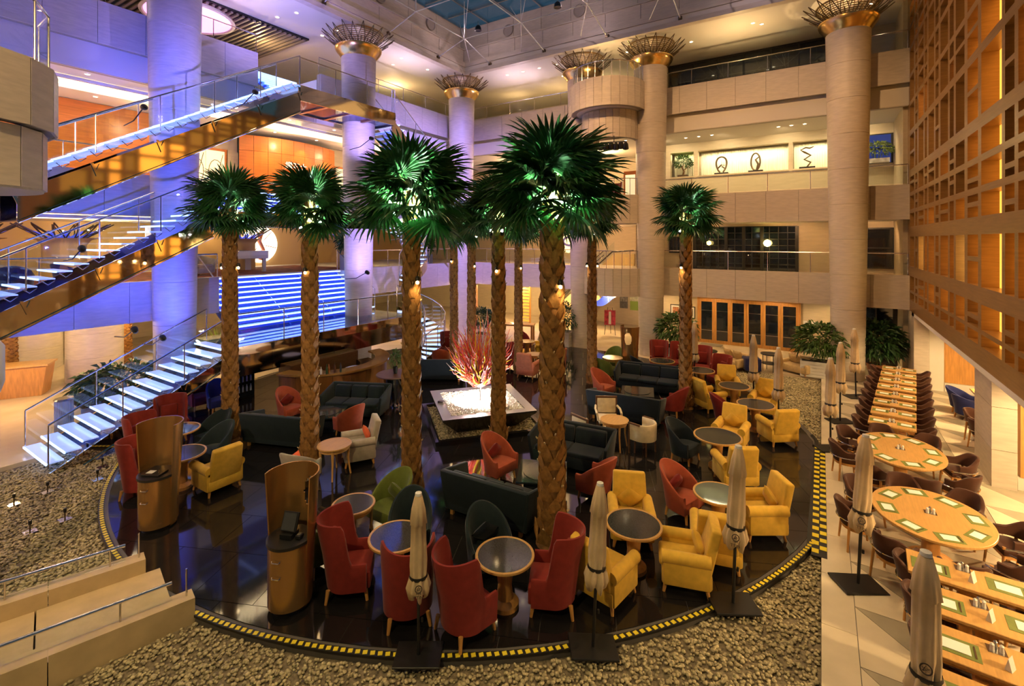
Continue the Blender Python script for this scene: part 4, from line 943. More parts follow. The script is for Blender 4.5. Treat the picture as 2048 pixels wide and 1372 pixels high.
def trunk_meshes(seed):
    rg = random.Random(seed); H = 5.75; prof = [(.30, 0), (.235, .12), (.205, .4), (.19, 2), (.18, 4), (.165, 5.3), (.14, H)]
    def rad(z):
        for (r0, z0), (r1, z1) in zip(prof[:-1], prof[1:]):
            if z <= z1: return lerp(r0, r1, (z-z0)/(z1-z0))
        return .14
    core = MB().lathe(prof, 18).mesh('trunk', BARK, smooth=True)
    sc, tp = MB(), MB(); dz = .165; k = 0; z = .08
    while z < H-.15:
        r = rad(z); m = 5
        for i in range(m):
            a = 2*PI*(i+.5*(k % 2))/m+rg.uniform(-.06, .06); w = PI*r/m*1.12; hh = rg.uniform(.25, .33); pr = rg.uniform(.04, .075)
            e = Vector((cos(a), sin(a), 0)); s = Vector((-sin(a), cos(a), 0)); zz = z+rg.uniform(-.02, .02)
            B0 = e*(r-.015); 
            p = [B0-s*w+Vector((0, 0, zz)), B0+s*w+Vector((0, 0, zz)), e*(r+pr*.75)+s*w*.75+Vector((0, 0, zz+hh*.55)), e*(r+pr)+Vector((0, 0, zz+hh)), e*(r+pr*.75)-s*w*.75+Vector((0, 0, zz+hh*.55)), e*(r+.012)+Vector((0, 0, zz+.02)), e*(r-.02)+Vector((0, 0, zz+hh*.8))]
            sc.add(p, [(0, 5, 4), (5, 1, 2), (5, 2, 3, 4), (1, 6, 3, 2), (0, 4, 3, 6)])
            if rg.random() < .22:
                q = e*(r+pr)+Vector((0, 0, zz+hh-.01)); tp.tube([q, q+e*.035+Vector((0, 0, .03))], [.016, .011], 5)
        z += dz; k += 1
    return core, sc.mesh('leaf_base_scales', SCALE, fixn=False), tp.mesh('leaf_stubs', TIP)
TR = [trunk_meshes(1), trunk_meshes(2)]
def lampring(n, r, m, name):
    def f():
        L = []
        for i in range(n):
            a = 2*PI*i/n
            L.append(MB().lathe([(.001, -.035), (.028, -.025), (.034, .01), (.02, .035), (.001, .04)], 10, r*cos(a), r*sin(a), cap=False).mesh('bulb', m, smooth='all'))
        return L
    return cached(name, f)
HOUS = cached('hous', lambda: MB().lathe([(.03, -.09), (.045, -.06), (.05, 0)], 10).mesh('lamp_housing', BLACK, smooth=True))
def palm(px, py, label, thick=1.0, hz=5.7, seed=0, nf=36, fs=1.0, cold=3, warm=2):
    rg = random.Random(seed+50); p = G(px, py)
    t = thing('palm_tree', label, 'palm tree', p, rg.uniform(0, 6), 'fan palms in the lounge')
    core, sc, tp = TR[seed % 2]; thick *= .84; s = (thick, thick, (hz+.25)/5.75)
    put('trunk', core, t, scale=(thick, thick, (hz+.45)/5.75)); o = put('leaf_bases', sc, t, scale=s); o['kind'] = 'stuff'; o = put('leaf_stubs', tp, t, scale=s); o['kind'] = 'stuff'
    for i in range(nf):
        u = (i+.5)/nf; el = lerp(84, -12, u**.9)+rg.uniform(-9, 9); az = i*2.39996+rg.uniform(-.25, .25)
        k = fs*rg.uniform(.9, 1.12)*(.86 if u < .12 else 1)
        z = hz+.08+.45*(1-u)
        pt = put('petiole', PET, t, (.05*cos(az), .05*sin(az), z), rot=(0, R(-el), az), scale=k)
        put('frond', FM[rg.randrange(4)], pt, rot=(rg.uniform(-.5, .5), R(rg.uniform(-4, 14)), 0))
    rr = .165*thick+.07
    for i in range(cold):
        a = 2*PI*i/cold; pos = (rr*cos(a), rr*sin(a), hz-.2)
        h = put('uplight', HOUS, t, pos); put('bulb', cached('cb', lambda: MB().lathe([(.001, -.03), (.03, -.015), (.036, .015), (.02, .035), (.001, .04)], 10, cap=False).mesh('bulb', BULBC, smooth='all')), h, (0, 0, .03))
    zz = hz-rg.uniform(1.15, 1.4)
    for i in range(warm):
        a = 2.4+2*PI*i/max(1, warm); h = put('downlight', HOUS, t, (rr*cos(a), rr*sin(a), zz), rot=(PI, 0, 0))
        put('bulb', cached('wb', lambda: MB().lathe([(.001, -.03), (.026, -.015), (.03, .015), (.02, .03), (.001, .035)], 10, cap=False).mesh('bulb', BULBW, smooth='all')), h, (0, 0, .03))
    ca = t.rotation_euler.z
    for i in range(2):
        a = ca+2*PI*i/cold
        q = p+Vector(((rr+.12)*cos(a), (rr+.12)*sin(a), hz-.12))
        light('SPOT', 'palm_uplight', q, PALM_W, (.62, 1, .66), to=q+Vector((.25*cos(a), .25*sin(a), 1)), size=.03, spot=150, blend=.5)
    if warm:
        q = p+Vector(((rr+.12)*cos(ca+2.4), (rr+.12)*sin(ca+2.4), zz-.02))
        light('SPOT', 'trunk_downlight', q, 26, (1, .66, .28), to=p+Vector((0, 0, zz-2.2)), size=.03, spot=110)
    return t
PALM_W = 720
for a in ((460, 880, 'fan palm nearest the left blue column, with dark spreading crown', .95, 5.7, 1), (620, 920, 'fan palm rising in front of the ballroom sign', .98, 5.65, 2),
          (823, 1003, 'thick-trunked fan palm left of the fire sculpture', .94, 5.75, 3), (908, 725, 'slender palm behind the black sofa by the curved stair', .85, 5.5, 4),
          (943, 735, 'slender palm right behind the fire sculpture', .9, 5.5, 5), (997, 885, 'palm trunk directly in front of the fire sculpture', .92, 5.6, 6),
          (1037, 745, 'thin palm behind the salmon pink armchair', .82, 5.5, 7), (1104, 1085, 'tallest fan palm with the thickest shaggy trunk in the middle', 1.12, 5.75, 8),
          (1184, 765, 'slender palm beside the green tub chairs', .86, 5.6, 9), (1371, 815, 'fan palm standing alone on the right among red wing chairs', .95, 5.65, 10)):
    palm(*a, fs=1.12 if a[5] in (3, 8) else .95, nf=38 if a[5] == 8 else 31)
for px, py, l in ((252, 726, 'outdoor palm trunk behind the round lobby pillar'), (20, 765, 'palm trunk at the left edge of the lobby')):
    p = G(px, py); t = thing('lobby_palm', l, 'palm tree', p, 0, 'lobby palm trunks'); core, sc, tp = TR[0]
    put('trunk', core, t, scale=(.9, .9, .45)); o = put('leaf_bases', sc, t, scale=(.9, .9, .45)); o['kind'] = 'stuff'
# ---------------------------------------------------------------- leafy plants
LEAF = {'dark': mat('leaf_dark', (.025, .075, .02), .4, var=.4, vscale=5), 'mid': mat('leaf_mid', (.06, .13, .025), .45, var=.4, vscale=5), 'light': mat('leaf_light', (.22, .30, .06), .5, var=.35, vscale=5)}
def foliage(seed, n, rx, rz, ll, m, arch=0.0):
    def f():
        rg = random.Random(seed); b = MB()
        for i in range(n):
            a = rg.uniform(0, 2*PI); el = rg.uniform(-.6, 1.3); rr = rg.uniform(.35, 1)**.6
            c = Vector((rx*rr*cos(a)*cos(el), rx*rr*sin(a)*cos(el), rz*rr*sin(el)))
            d = (c.normalized()+Vector((rg.uniform(-.7, .7), rg.uniform(-.7, .7), rg.uniform(-.7, .3)))).normalized(); s = d.cross(Vector((rg.uniform(-1, 1), rg.uniform(-1, 1), 1))).normalized()*ll*.16; L = ll*rg.uniform(.7, 1.2)
            b.add([c, c+d*L*.5+s, c+d*L+Vector((0, 0, -arch*L)), c+d*L*.5-s], [(0, 1, 2), (0, 2, 3)])
        return b.mesh('foliage', LEAF[m], fixn=False)
    return cached(('fol', seed, n, rx, rz, ll, m, arch), f)
def planter_plant(label, at, rx, rz, zc, m='mid', box=(.75, .75, .55), ll=.2, n=900, seed=1, boxm=WHITE, z0=0, loc=None, pot='box', rzz=0, slats=True):
    p = loc or G(*at, z0); t = thing('potted_plant', label, 'plant', p, rzz, None); sx, sy, h = box
    if pot == 'box':
        pl = put('planter', MB().box(-sx/2+.02, sx/2-.02, -sy/2+.02, sy/2-.02, 0, h-.02).mesh('planter', boxm), t)
        if slats:
            for k in range(5):
                for sg in (-1, 1):
                    put('slat', boxmesh(sx, .02, h/5-.012, boxm), pl, (0, sg*sy/2, (k+.5)*h/5)); put('slat', boxmesh(.02, sy-.02, h/5-.012, boxm), pl, (sg*sx/2, 0, (k+.5)*h/5))
    else: part('planter', MB().lathe([(sx*.32, 0), (sx*.45, h*.5), (sx*.5, h), (sx*.44, h), (sx*.42, h-.05)], 24), boxm, t, smooth=True)
    part('soil', MB().box(-sx/2+.05, sx/2-.05, -sy/2+.05, sy/2-.05, h-.05, h-.015) if pot == 'box' else MB().cyl(0, 0, h-.06, h-.04, sx*.42), mat('dark_soil', (.03, .018, .01), .9), t)
    st = MB(); rg = random.Random(seed)
    for k in range(9):
        a = rg.uniform(0, 6.28); st.tube([(.12*cos(a), .12*sin(a), h-.05), (.2*cos(a), .2*sin(a), zc*.7+h*.3), (rx*.5*cos(a), rx*.5*sin(a), zc+rz*.3)], .009, 4)
    o = part('stems', st, PETI, t); o['kind'] = 'stuff'
    o = put('foliage', foliage(seed, n, rx, rz, ll, m, .3), t, (0, 0, zc)); o['kind'] = 'stuff'
    return t
planter_plant('round green shrub in a white planter left of the pale high table', (962, 690), .62, .6, 1.25, 'dark', (.7, .7, .6), seed=2)
planter_plant('dense shrub in a white planter beside the column with the large palm', (1130, 690), .75, .75, 1.35, 'dark', (.8, .8, .7), seed=3)
planter_plant('feathery shrub in a white slatted planter between the column and folding doors', (1352, 722), .8, .7, 1.35, 'mid', (.9, .9, .65), ll=.26, seed=4)
planter_plant('feathery shrub in a wide white slatted planter before the thick right column', (1641, 752), .85, .7, 1.3, 'mid', (1.3, .8, .6), ll=.28, seed=5)
planter_plant('large dark leafy tree at the head of the dining table row', None, .85, .75, 1.35, 'dark', (.6, .6, .5), ll=.3, n=1500, seed=6, loc=Vector((1.75, 22.95, 0)), boxm=mat('terracotta', (.25, .09, .04), .7), pot='pot')
for l, at, sd in (('spiky pale green plant left of the first palm trunk', (437, 720), 7), ('spiky pale green plant right of the first palm trunk', (487, 712), 8)):
    p = G(*at); t = thing('potted_plant', l, 'plant', p, 0); part('planter', MB().lathe([(.2, 0), (.28, .5), (.24, .5)], 20), WHITE, t, smooth=True)
    b = MB(); rg = random.Random(sd)
    for k in range(46):
        a = rg.uniform(0, 6.28); e = rg.uniform(.15, 1.0); d = Vector((cos(a)*e, sin(a)*e, 1.1)).normalized(); s = Vector((-sin(a), cos(a), 0))*.028; c = Vector((0, 0, .48)); L = rg.uniform(.8, 1.25)
        b.grid([[c-s*.5, c+s*.5], [c+d*L*.55-s, c+d*L*.55+s], [c+d*L+Vector((.1*cos(a)*e, .1*sin(a)*e, -.12*e))-s*.1, c+d*L+Vector((.1*cos(a)*e, .1*sin(a)*e, -.12*e))+s*.1]])
    o = part('blades', b, LEAF['light'], t, fixn=False); o['kind'] = 'stuff'
planter_plant('tall tree in a grey planter on the mezzanine beside the column', None, .7, .6, 1.35, 'dark', (1.0, .7, .75), ll=.22, seed=9, loc=Vector((-19.6, 15.9, 3.72)), boxm=mat('grey_planter', (.25, .26, .3), .5), slats=False)
planter_plant('tall tree in a grey planter on the mezzanine near the corner column', None, .55, .65, 1.25, 'dark', (.8, .7, .7), ll=.22, seed=10, loc=Vector((-18.9, 20.3, 3.72)), boxm=mat('grey_planter', (.25, .26, .3), .5), slats=False)
planter_plant('bed of ferns behind the lowest blue stair', None, 1.3, .55, .75, 'mid', (1.6, 2.6, .45), ll=.3, n=1000, seed=11, loc=Vector((-18.3, 6.2, 0)), boxm=STONE, slats=False)
planter_plant('leafy plants on the third floor ledge in the blue window', None, .55, .35, .55, 'light', (.9, .3, .2), ll=.16, n=500, seed=12, loc=Vector((2.0, YW-.3, 8.5)), slats=False)
def bonsai(label, loc, s=1):
    t = thing('bonsai', label, 'plant', loc); t.scale = (s,)*3
    part('pot', MB().box(-.2, .2, -.12, .12, 0, .1), BRONZE, t, bevel=.01)
    part('trunk', MB().tube([(0, 0, .08), (.05, 0, .25), (-.03, 0, .42), (.05, 0, .62)], [.04, .03, .025, .01], 6).tube([(.03, 0, .3), (.2, 0, .42), (.26, 0, .5)], [.02, .015, .008], 5).tube([(-.02, 0, .4), (-.2, 0, .5)], [.02, .01], 5), BARK, t, smooth=True)
    o = put('foliage', foliage(21, 420, .34, .28, .16, 'mid', .1), t, (0.02, 0, .62)); o['kind'] = 'stuff'
bonsai('small bonsai tree in the left niche on the third floor', (-6.15, YW+.25, 8.5), 1.25)
# ---------------------------------------------------------------- gravel beds
def gravel(name, label, test, x0, x1, y0, y1, n, seed, z=-.1):
    rg = np.random.default_rng(seed); P = np.c_[rg.uniform(x0, x1, n), rg.uniform(y0, y1, n)]; P = P[test(P[:, 0], P[:, 1])]; n = len(P)
    ico = bmesh.new(); bmesh.ops.create_icosphere(ico, subdivisions=1, radius=1); V0 = np.array([v.co[:] for v in ico.verts]); F0 = np.array([[v.index for v in f.verts] for f in ico.faces]); ico.free()
    sc = rg.uniform(.015, .033, (n, 1, 1))*np.array([1, 1, .62])*rg.uniform(.75, 1.3, (n, 1, 3)); V1 = V0[None]*sc
    a = rg.uniform(0, 6.28, n); c, s = np.cos(a)[:, None], np.sin(a)[:, None]
    X = V1[:, :, 0]*c-V1[:, :, 1]*s+P[:, 0:1]; Y = V1[:, :, 0]*s+V1[:, :, 1]*c+P[:, 1:2]; Z = V1[:, :, 2]+z+rg.uniform(0, .035, (n, 1))
    vs_ = np.stack([X, Y, Z], 2).reshape(-1, 3); fs_ = (F0[None]+(np.arange(n)*len(V0))[:, None, None]).reshape(-1)
    me = bpy.data.meshes.new(name); me.vertices.add(len(vs_)); me.vertices.foreach_set('co', vs_.ravel().astype(np.float32))
    m = len(fs_)//3; me.loops.add(m*3); me.loops.foreach_set('vertex_index', fs_.astype(np.int32)); me.polygons.add(m)
    me.polygons.foreach_set('loop_start', np.arange(0, m*3, 3, dtype=np.int32)); me.update(calc_edges=True); me.validate()
    me.materials.append(PEB); o = put(name, me); tag(o, label, 'gravel', None, 'stuff'); return o
PEB = mat('river_pebble', (.46, .39, .23), .65, var=.6, vscale=22)
out = lambda x, y: (x-CX0)**2+(y-CY0)**2 > (CR+.03)**2
view = lambda x, y: (-x*sin(YAW)+y*cos(YAW) > 3.6)
solid('floor_gravel_bed', MB().box(-15.8, 0, -1, 21.6, -.149, -.105), mat('gravel_base', (.20, .16, .10), .8, var=.5, vscale=20), 'sunken bed under the pebbles', 'floor')
gravel('gravel', 'beige pebble bed on the left of the lounge floor', lambda x, y: out(x, y) & (y > 1.6) & (x < -9.2) & (y < 9.6), -15.7, -8, 1.6, 9.6, 42000, 1)
gravel('gravel', 'mossy pebble bed in front of the lounge floor', lambda x, y: out(x, y) & view(x, y) & ((x+8.27)*.971-(y-3.0)*.237 > .9), -9, -.02, .4, 10.5, 46000, 2)  # same pebble material as the other beds
gravel('gravel', 'pebble bed between the lounge floor and the back column', lambda x, y: out(x, y), -4.0, -.02, 14.2, 21.5, 18000, 3)
for i, (px, py) in enumerate(((28, 1010), (95, 985), (130, 1040), (195, 960), (245, 905), (175, 905), (60, 1065), (205, 935))):
    t = thing('spike_light', 'small dark garden spike light standing in the left pebble bed', 'garden light', G(px, py, -.08), 0, 'spike lights in the left pebble bed')
    part('stem', MB().cyl(0, 0, 0, .16, .012, n=8), BRONZE, t); part('base_plate', MB().box(-.09, .09, -.09, .09, 0, .02), STEEL, t); part('head', MB().cyl(0, 0, .15, .22, .025, n=10), BLACK, t, smooth=True)
# ---------------------------------------------------------------- ramp at the lower left
RM = mat('sandstone_ramp', (.62, .47, .26), .5, var=.1, vscale=4)
rp = thing('entry_ramp', 'cream stone ramp with low side walls leading onto the lounge floor', 'ramp')
def rpt(u, v): a = Vector((-8.27, 3.0)); d = Vector((-.42, -1.72)).normalized(); nrm = Vector((-d.y, d.x)); q = a+d*u+nrm*v; return q
def rprism(v0, v1, u0, u1, z0, z1a, z1b):
    p = [rpt(u0, v0), rpt(u1, v0), rpt(u1, v1), rpt(u0, v1)]; zt = [z1a, z1b, z1b, z1a]
    return MB().add([(q.x, q.y, z0) for q in p]+[(q.x, q.y, z) for q, z in zip(p, zt)], [(3, 2, 1, 0), (4, 5, 6, 7), (0, 1, 5, 4), (1, 2, 6, 5), (2, 3, 7, 6), (3, 0, 4, 7)])
for k in range(4): part('ramp_slab', rprism(-.62, .62, k*1.1+(.01 if k else -.3), k*1.1+1.09, -.14, .02+.06*k, .02+.06*(k+1)), RM, rp)
for sgn in (-1, 1):
    v0, v1 = (.62, .86) if sgn > 0 else (-.86, -.62)
    for k in range(4): part('side_wall', rprism(v0, v1, k*1.1-(.12 if k or sgn < 0 else .5), k*1.1+.97, -.14, .24+.06*k, .24+.06*(k+1)), RM, rp)
    v = .74 if sgn > 0 else -.74
    e = rpt(-.05 if sgn < 0 else -.42, v); part('post', MB().cyl(e.x, e.y, .22, .62, .013, n=8), STEEL, rp)
    P_ = [rpt(u, v) for u in (.12 if sgn < 0 else -.25, 1.5, 4)]; part('handrail', MB().tube([(q.x, q.y, .50+.055*u) for q, u in zip(P_, (.12, 1.5, 4))], .022, 8), STEEL, rp, smooth=True)
    for u in (.3, 1.4, 2.6): q = rpt(u, v); part('post', MB().cyl(q.x, q.y, .2+.05*u, .50+.055*u, .012, n=8), STEEL, rp)
    part('glass_pane', MB().slab([(P_[0].x, P_[0].y, .27), (P_[2].x, P_[2].y, .48), (P_[2].x, P_[2].y, .70), (P_[0].x, P_[0].y, .48)], (.008, 0, 0)), GLASS, rp)
# ---------------------------------------------------------------- fire sculpture
th = R(49.5); c0 = Vector((-8.32, 11.3, 0))
t = thing('sculpture_planter', 'square black inverted-pyramid planter filled with white pebbles', 'planter', c0, th)
H1, H2, zt = 1.28, .82, .56
sqr = lambda h, z: [(-h, -h, z), (h, -h, z), (h, h, z), (-h, h, z)]
BOWLM = mat('black_bowl_metal', (.03, .028, .026), .25)
part('bowl', MB().grid([sqr(H2, .04), sqr(H1, zt-.05), sqr(H1, zt), sqr(H1-.26, zt), sqr(H1-.27, zt-.06)], True).add(sqr(H2, .04), [(3, 2, 1, 0)]), BOWLM, t)
rimst = mat('pale_steel_rim', (.55, .56, .56), .3, .7)
for k in range(4):
    a = k*PI/2; part('rim_plate', MB().add([(H1*cos(a)*s1-H1*s2*sin(a), H1*sin(a)*s1+H1*s2*cos(a), zt+.004) for s1, s2 in ((1, -1), (1, 1))]+[((H1-.26)*cos(a)*s1-(H1-.26)*s2*sin(a), (H1-.26)*sin(a)*s1+(H1-.26)*s2*cos(a), zt+.004) for s1, s2 in ((1, 1), (1, -1))], [(0, 1, 2, 3)]), rimst, t)
for a in (0.6, 2.4, 4.0): part('floodlight', MB().box(-.09, .09, -.06, .06, 0, .08, rz=a), STEEL, t, ((H1-.16)*cos(a*1.3), (H1-.16)*sin(a*1.3)*.9, zt+.005))
tm = MB()
for k in range(4): 
    a = k*PI/2; p_ = [(1.5*cos(a)-s*1.5*sin(a), 1.5*sin(a)+s*1.5*cos(a)) for s in (-1, 1)]+[(1.38*cos(a)-s*1.38*sin(a), 1.38*sin(a)+s*1.38*cos(a)) for s in (1, -1)]
    part('tray_edge', MB().prism(p_, .0, .12), BLACKG, t)
part('tray_bed', MB().prism([(-1.4, -1.4), (1.4, -1.4), (1.4, 1.4), (-1.4, 1.4)], .0, .03), mat('gravel_base', (.2, .16, .1), .8), t)
PEB_ = PEB; PEB = mat('white_pebble', (.82, .80, .74), .5, var=.12, vscale=30)
def insq(h): 
    return lambda x, y: (np.abs((x-c0.x)*cos(th)+(y-c0.y)*sin(th)) < h) & (np.abs(-(x-c0.x)*sin(th)+(y-c0.y)*cos(th)) < h)
g_ = gravel('white_pebbles', 'bright white pebbles heaped in the square sculpture planter', insq(H1-.28), c0.x-1.6, c0.x+1.6, c0.y-1.6, c0.y+1.6, 9000, 5, zt-.02)
part('pebble_bed', MB().prism([(-H1+.27, -H1+.27), (H1-.27, -H1+.27), (H1-.27, H1-.27), (-H1+.27, H1-.27)], zt-.06, zt-.02), PEB, t)
PEB = PEB_
gravel('gravel', 'dark wet pebbles in the tray around the sculpture planter', lambda x, y: insq(1.36)(x, y) & ~insq(.9)(x, y), c0.x-2, c0.x+2, c0.y-2, c0.y+2, 8000, 6, .03)
s_ = thing('fire_sculpture', 'flame-shaped red and yellow blown glass sculpture on a steel stem', 'sculpture', c0+Vector((0, 0, zt-.02)))
part('stem', MB().cyl(0, 0, 0, .45, .025, n=10), STEEL, s_)
GR = {'red_glass': mat('red_blown_glass', (.85, .10, .06), .12, spec=.8, coat=.5), 'pink_glass': mat('pink_blown_glass', (.85, .30, .32), .12, spec=.8, coat=.5), 'yellow_glass': mat('yellow_blown_glass', (.95, .68, .05), .12, spec=.8, coat=.5), 'white_glass': mat('milky_glass', (.85, .8, .9), .12, spec=.8)}
rg = random.Random(3); bb = {k: MB() for k in GR}
for i in range(420):
    k = rg.choices(list(GR), (5, 3, 1.6, .9))[0]; az = rg.uniform(0, 6.283); tilt = rg.uniform(0, 1)**.62*R(76); L = lerp(1.95, .72, (tilt/R(76))**1.3)*rg.uniform(.66, 1.04); st = Vector((.07*cos(az), .07*sin(az), .42+rg.uniform(0, .3)))
    d = Vector((sin(tilt)*cos(az), sin(tilt)*sin(az), cos(tilt))); s1 = d.orthogonal().normalized(); s2 = d.cross(s1); pts = []; ph = rg.uniform(0, 6); cu = rg.uniform(.015, .055)
    for q in range(7):
        u = q/6; pts.append(st+d*L*u+Vector((0, 0, .25*L*u*u*sin(tilt)))+s1*cu*sin(ph+u*9)*u*2+s2*cu*cos(ph+u*9)*u*2)
    bb[k].tube(pts, [.018, .016, .015, .014, .012, .010, .004] if k != 'yellow_glass' else [.02, .024, .026, .024, .02, .015, .004], 5)
for k, b in bb.items(): o = part(k+'_strands', b, GR[k], s_, smooth='all', fixn=False); o['kind'] = 'stuff'
for a in (.4, 2.5, 4.6):
    q = c0+Vector((.85*cos(a), .85*sin(a), .75)); light('SPOT', 'sculpture_floodlight', q, FIRE_W if 'FIRE_W' in globals() else 60, (1, .96, .9), to=c0+Vector((0, 0, 1.1)), size=.05, spot=172, blend=.3)
light('POINT', 'sculpture_core_light', c0+Vector((0, 0, .95)), 75, (1, .93, .85), size=.08)
# ---------------------------------------------------------------- bar
bc = Vector((-14.65, 10.85)); ba = thing('bar_counter', 'curved dark wood bar counter with amber lit edge below the glass platform', 'bar')
def arcp(r, a0, a1, n): return [(bc.x+r*cos(lerp(a0, a1, i/n)), bc.y+r*sin(lerp(a0, a1, i/n))) for i in range(n+1)]
for k in range(10):
    a0, a1 = R(-80+16*k), R(-80+16*(k+1)-.3)
    part('front_panel', MB().prism(arcp(2.02, a0, a1, 4)+arcp(1.9, a1, a0, 4), .0, .93), mat('walnut_front', (.22, .09, .025), .3, var=.2, vscale=3, stretch=(5, 5, .6)), ba)
part('counter_top', MB().prism(arcp(2.12, R(-82), R(82), 40)+arcp(1.62, R(82), R(-82), 40), .96, 1.02), mat('polished_bar_top', (.30, .16, .05), .12, coat=.4), ba, smooth=True)
part('inner_counter', MB().prism(arcp(1.6, R(-80), R(80), 30)+arcp(1.1, R(80), R(-80), 30), .0, .78), BLACKG, ba)
part('back_bar', MB().box(-15.6, -14.9, 9.6, 12.4, 0, 1.0), DARKW, ba, bevel=.02)
part('sink_tray', MB().lathe([(.3, .0), (.33, .06), (.2, .1)], 18, -13.4, 11.0), mat('blue_white_towel', (.5, .55, .8), .7), ba, (0, 0, .78))
mp_ = thing('bar_mirror', 'long mirror band hanging under the glass platform above the bar', 'mirror')
for k in range(6): part('mirror_panel', MB().box(-15.25, -15.2, 7.95+k*1.2, 7.95+k*1.2+1.19, .95, 1.68), mat('antique_mirror', (.55, .48, .40), .08, 1), mp_)
part('hanger', MB().box(-15.24, -15.21, 7.95, 15.1, 1.68, 1.72), STEEL, mp_)
fr = thing('bottle_fridge', 'dark glass bottle cooler under the platform behind the leftmost palm', 'fridge', (-16.0, 8.6, 0))
part('body', MB().box(-.35, .0, -.4, .4, 0, 1.3), BLACK, fr); part('door', MB().box(.0, .02, -.37, .37, .05, 1.25), DARKGL, fr)
for k in range(3):
    part('shelf', MB().box(.02, .03, -.34, .34, .2+.33*k, .22+.33*k), STEEL, fr)
    for j in range(5): part('bottle', MB().lathe([(.03, 0), (.03, .14), (.012, .18), (.012, .22)], 8), mat('pale_bottle', (.4, .45, .5), .2), fr, (.05, -.27+.13*j, .22+.33*k))
for i, (x, y, h, c) in enumerate(((-13.0, 9.6, .3, (.02, .06, .02)), (-13.1, 9.75, .26, (.3, .1, .02)), (-12.95, 9.85, .32, (.05, .02, .01)), (-13.15, 9.5, .22, (.6, .6, .65)), (-12.85, 10.0, .28, (.02, .03, .05)))):
    o = put('bottle', MB().lathe([(.038, 0), (.038, h*.6), (.014, h*.75), (.014, h)], 12).mesh('bottle', mat('bottle_%d' % i, c, .1, spec=.8), smooth=True), None, (x, y, 1.02)); tag(o, ['dark green bottle on the bar counter', 'amber spirit bottle on the bar counter', 'tallest dark brown bottle on the bar counter', 'short clear glass bottle on the bar counter', 'blue black bottle at the end of the bar counter row'][i], 'bottle', 'bottles on the bar counter')
tt = thing('tall_table', 'round dark table on a chrome vase-shaped base near the bar', 'table', (-11.3, 10.85, 0))
part('base', MB().lathe([(.16, 0), (.14, .05), (.12, .12), (.2, .3), (.3, .55), (.36, .8), (.36, .96)], 32), CHROME, tt, smooth=True); part('table_top', MB().lathe([(.58, .96), (.6, .98), (.58, 1.0)], 40), DARKW, tt, smooth=True)
planter_plant('small upright potted plant on the chrome-based table', None, .12, .28, .45, 'mid', (.16, .16, .22), ll=.12, n=160, seed=31, loc=Vector((-11.3, 10.85, 1.0)), boxm=BLACK, pot='pot')
# ---------------------------------------------------------------- curved service stands
STW = mat('bronze_walnut_veneer', (.50, .28, .10), .26, var=.15, vscale=2, metal=.75, stretch=(1, 1, .4))
def stand(label, at, ang, full=True, holephi=.7):
    p = G(*at); t = thing('service_stand', label, 'service stand', p, ang, 'curved wooden service stands'); n, mz = 56, 44; v = []; f = []; H = 1.86
    for th_ in (0, 1):
        for j in range(mz+1):
            z = .03+(H-.03)*j/mz; r = (.27+.10*j/mz)-.018*th_
            for i in range(n+1):
                a = R(-105+210*i/n); v.append((-r*cos(a)*1.05, r*sin(a), z))
    W_ = n+1; off = (mz+1)*W_
    def hole(i, j): a = R(-105+210*(i+.5)/n); z = .03+(H-.03)*(j+.5)/mz; return ((a-holephi)/.42)**2+((z-1.42)/.24)**2 < 1
    for j in range(mz):
        for i in range(n):
            if hole(i, j): continue
            f.append((j*W_+i, j*W_+i+1, (j+1)*W_+i+1, (j+1)*W_+i)); f.append(tuple(reversed((off+j*W_+i, off+j*W_+i+1, off+(j+1)*W_+i+1, off+(j+1)*W_+i))))
            for di, dj, e in ((1, 0, (j*W_+i+1, (j+1)*W_+i+1)), (-1, 0, ((j+1)*W_+i, j*W_+i)), (0, 1, ((j+1)*W_+i+1, (j+1)*W_+i)), (0, -1, (j*W_+i, j*W_+i+1))):
                ii, jj = i+di, j+dj
                if ii < 0 or ii >= n or jj < 0 or jj >= mz or hole(ii, jj): f.append((e[1], e[0], e[0]+off, e[1]+off))
    part('curved_screen', MB().add(v, f), STW, t, smooth=True)
    po = [(.30*cos(a)*1.1, .30*sin(a)) for a in [R(-90+180*i/20) for i in range(21)]]+[(-.2, .22), (-.24, 0), (-.2, -.22)]
    cb = put('cabinet', MB().prism(po, .08, .94).mesh('cabinet', DARKW if not full else STW, smooth=True), t)
    put('cabinet_top', MB().prism([(x*1.06, y*1.06) for x, y in po], .94, .98).mesh('cabinet_top', BLACK), cb)
    for z, h in ((.80, .2), (.58, .2)):
        put('drawer_handle', MB().tube([(.335, -.06, z), (.36, -.05, z-.01), (.36, .05, z-.01), (.335, .06, z)], .008, 6).mesh('drawer_handle', CHROME, smooth=True), cb)
    put('plinth', MB().prism([(x*.82, y*.82) for x, y in po], 0, .08).mesh('plinth', BLACK), cb)
    return t
stand('tall curved wooden service stand with oval cutout and a touch screen', (583, 1205), R(-68), holephi=.32)
stand('leftmost curved wooden service stand with a menu tray on top', (318, 1050), R(-60), holephi=9)
stand('far curved wooden service stand with round cutout seen from behind', (1260, 748), R(75), full=False, holephi=-.38)
p = G(583, 1205); pa = R(-68); dv = Vector((cos(pa), sin(pa), 0)); 
q = p+dv*.12+Vector((0, 0, .985)); t = thing('touch_screen', 'black tilted touch screen terminal on the wooden service stand', 'screen', q, pa)
part('body', MB().slab([(-.06, -.12, .06), (-.06, .12, .06), (-.16, .12, .30), (-.16, -.12, .30)], (.03, 0, .02)), BLACK, t, bevel=.008); part('screen', MB().slab([(-.028, -.1, .1), (-.028, .1, .1), (-.115, .1, .305), (-.115, -.1, .305)], (.002, 0, .001)), mat('dark_screen', (.05, .055, .06), .15), t)
part('foot', MB().box(-.16, .02, -.09, .09, 0, .06), BLACK, t)
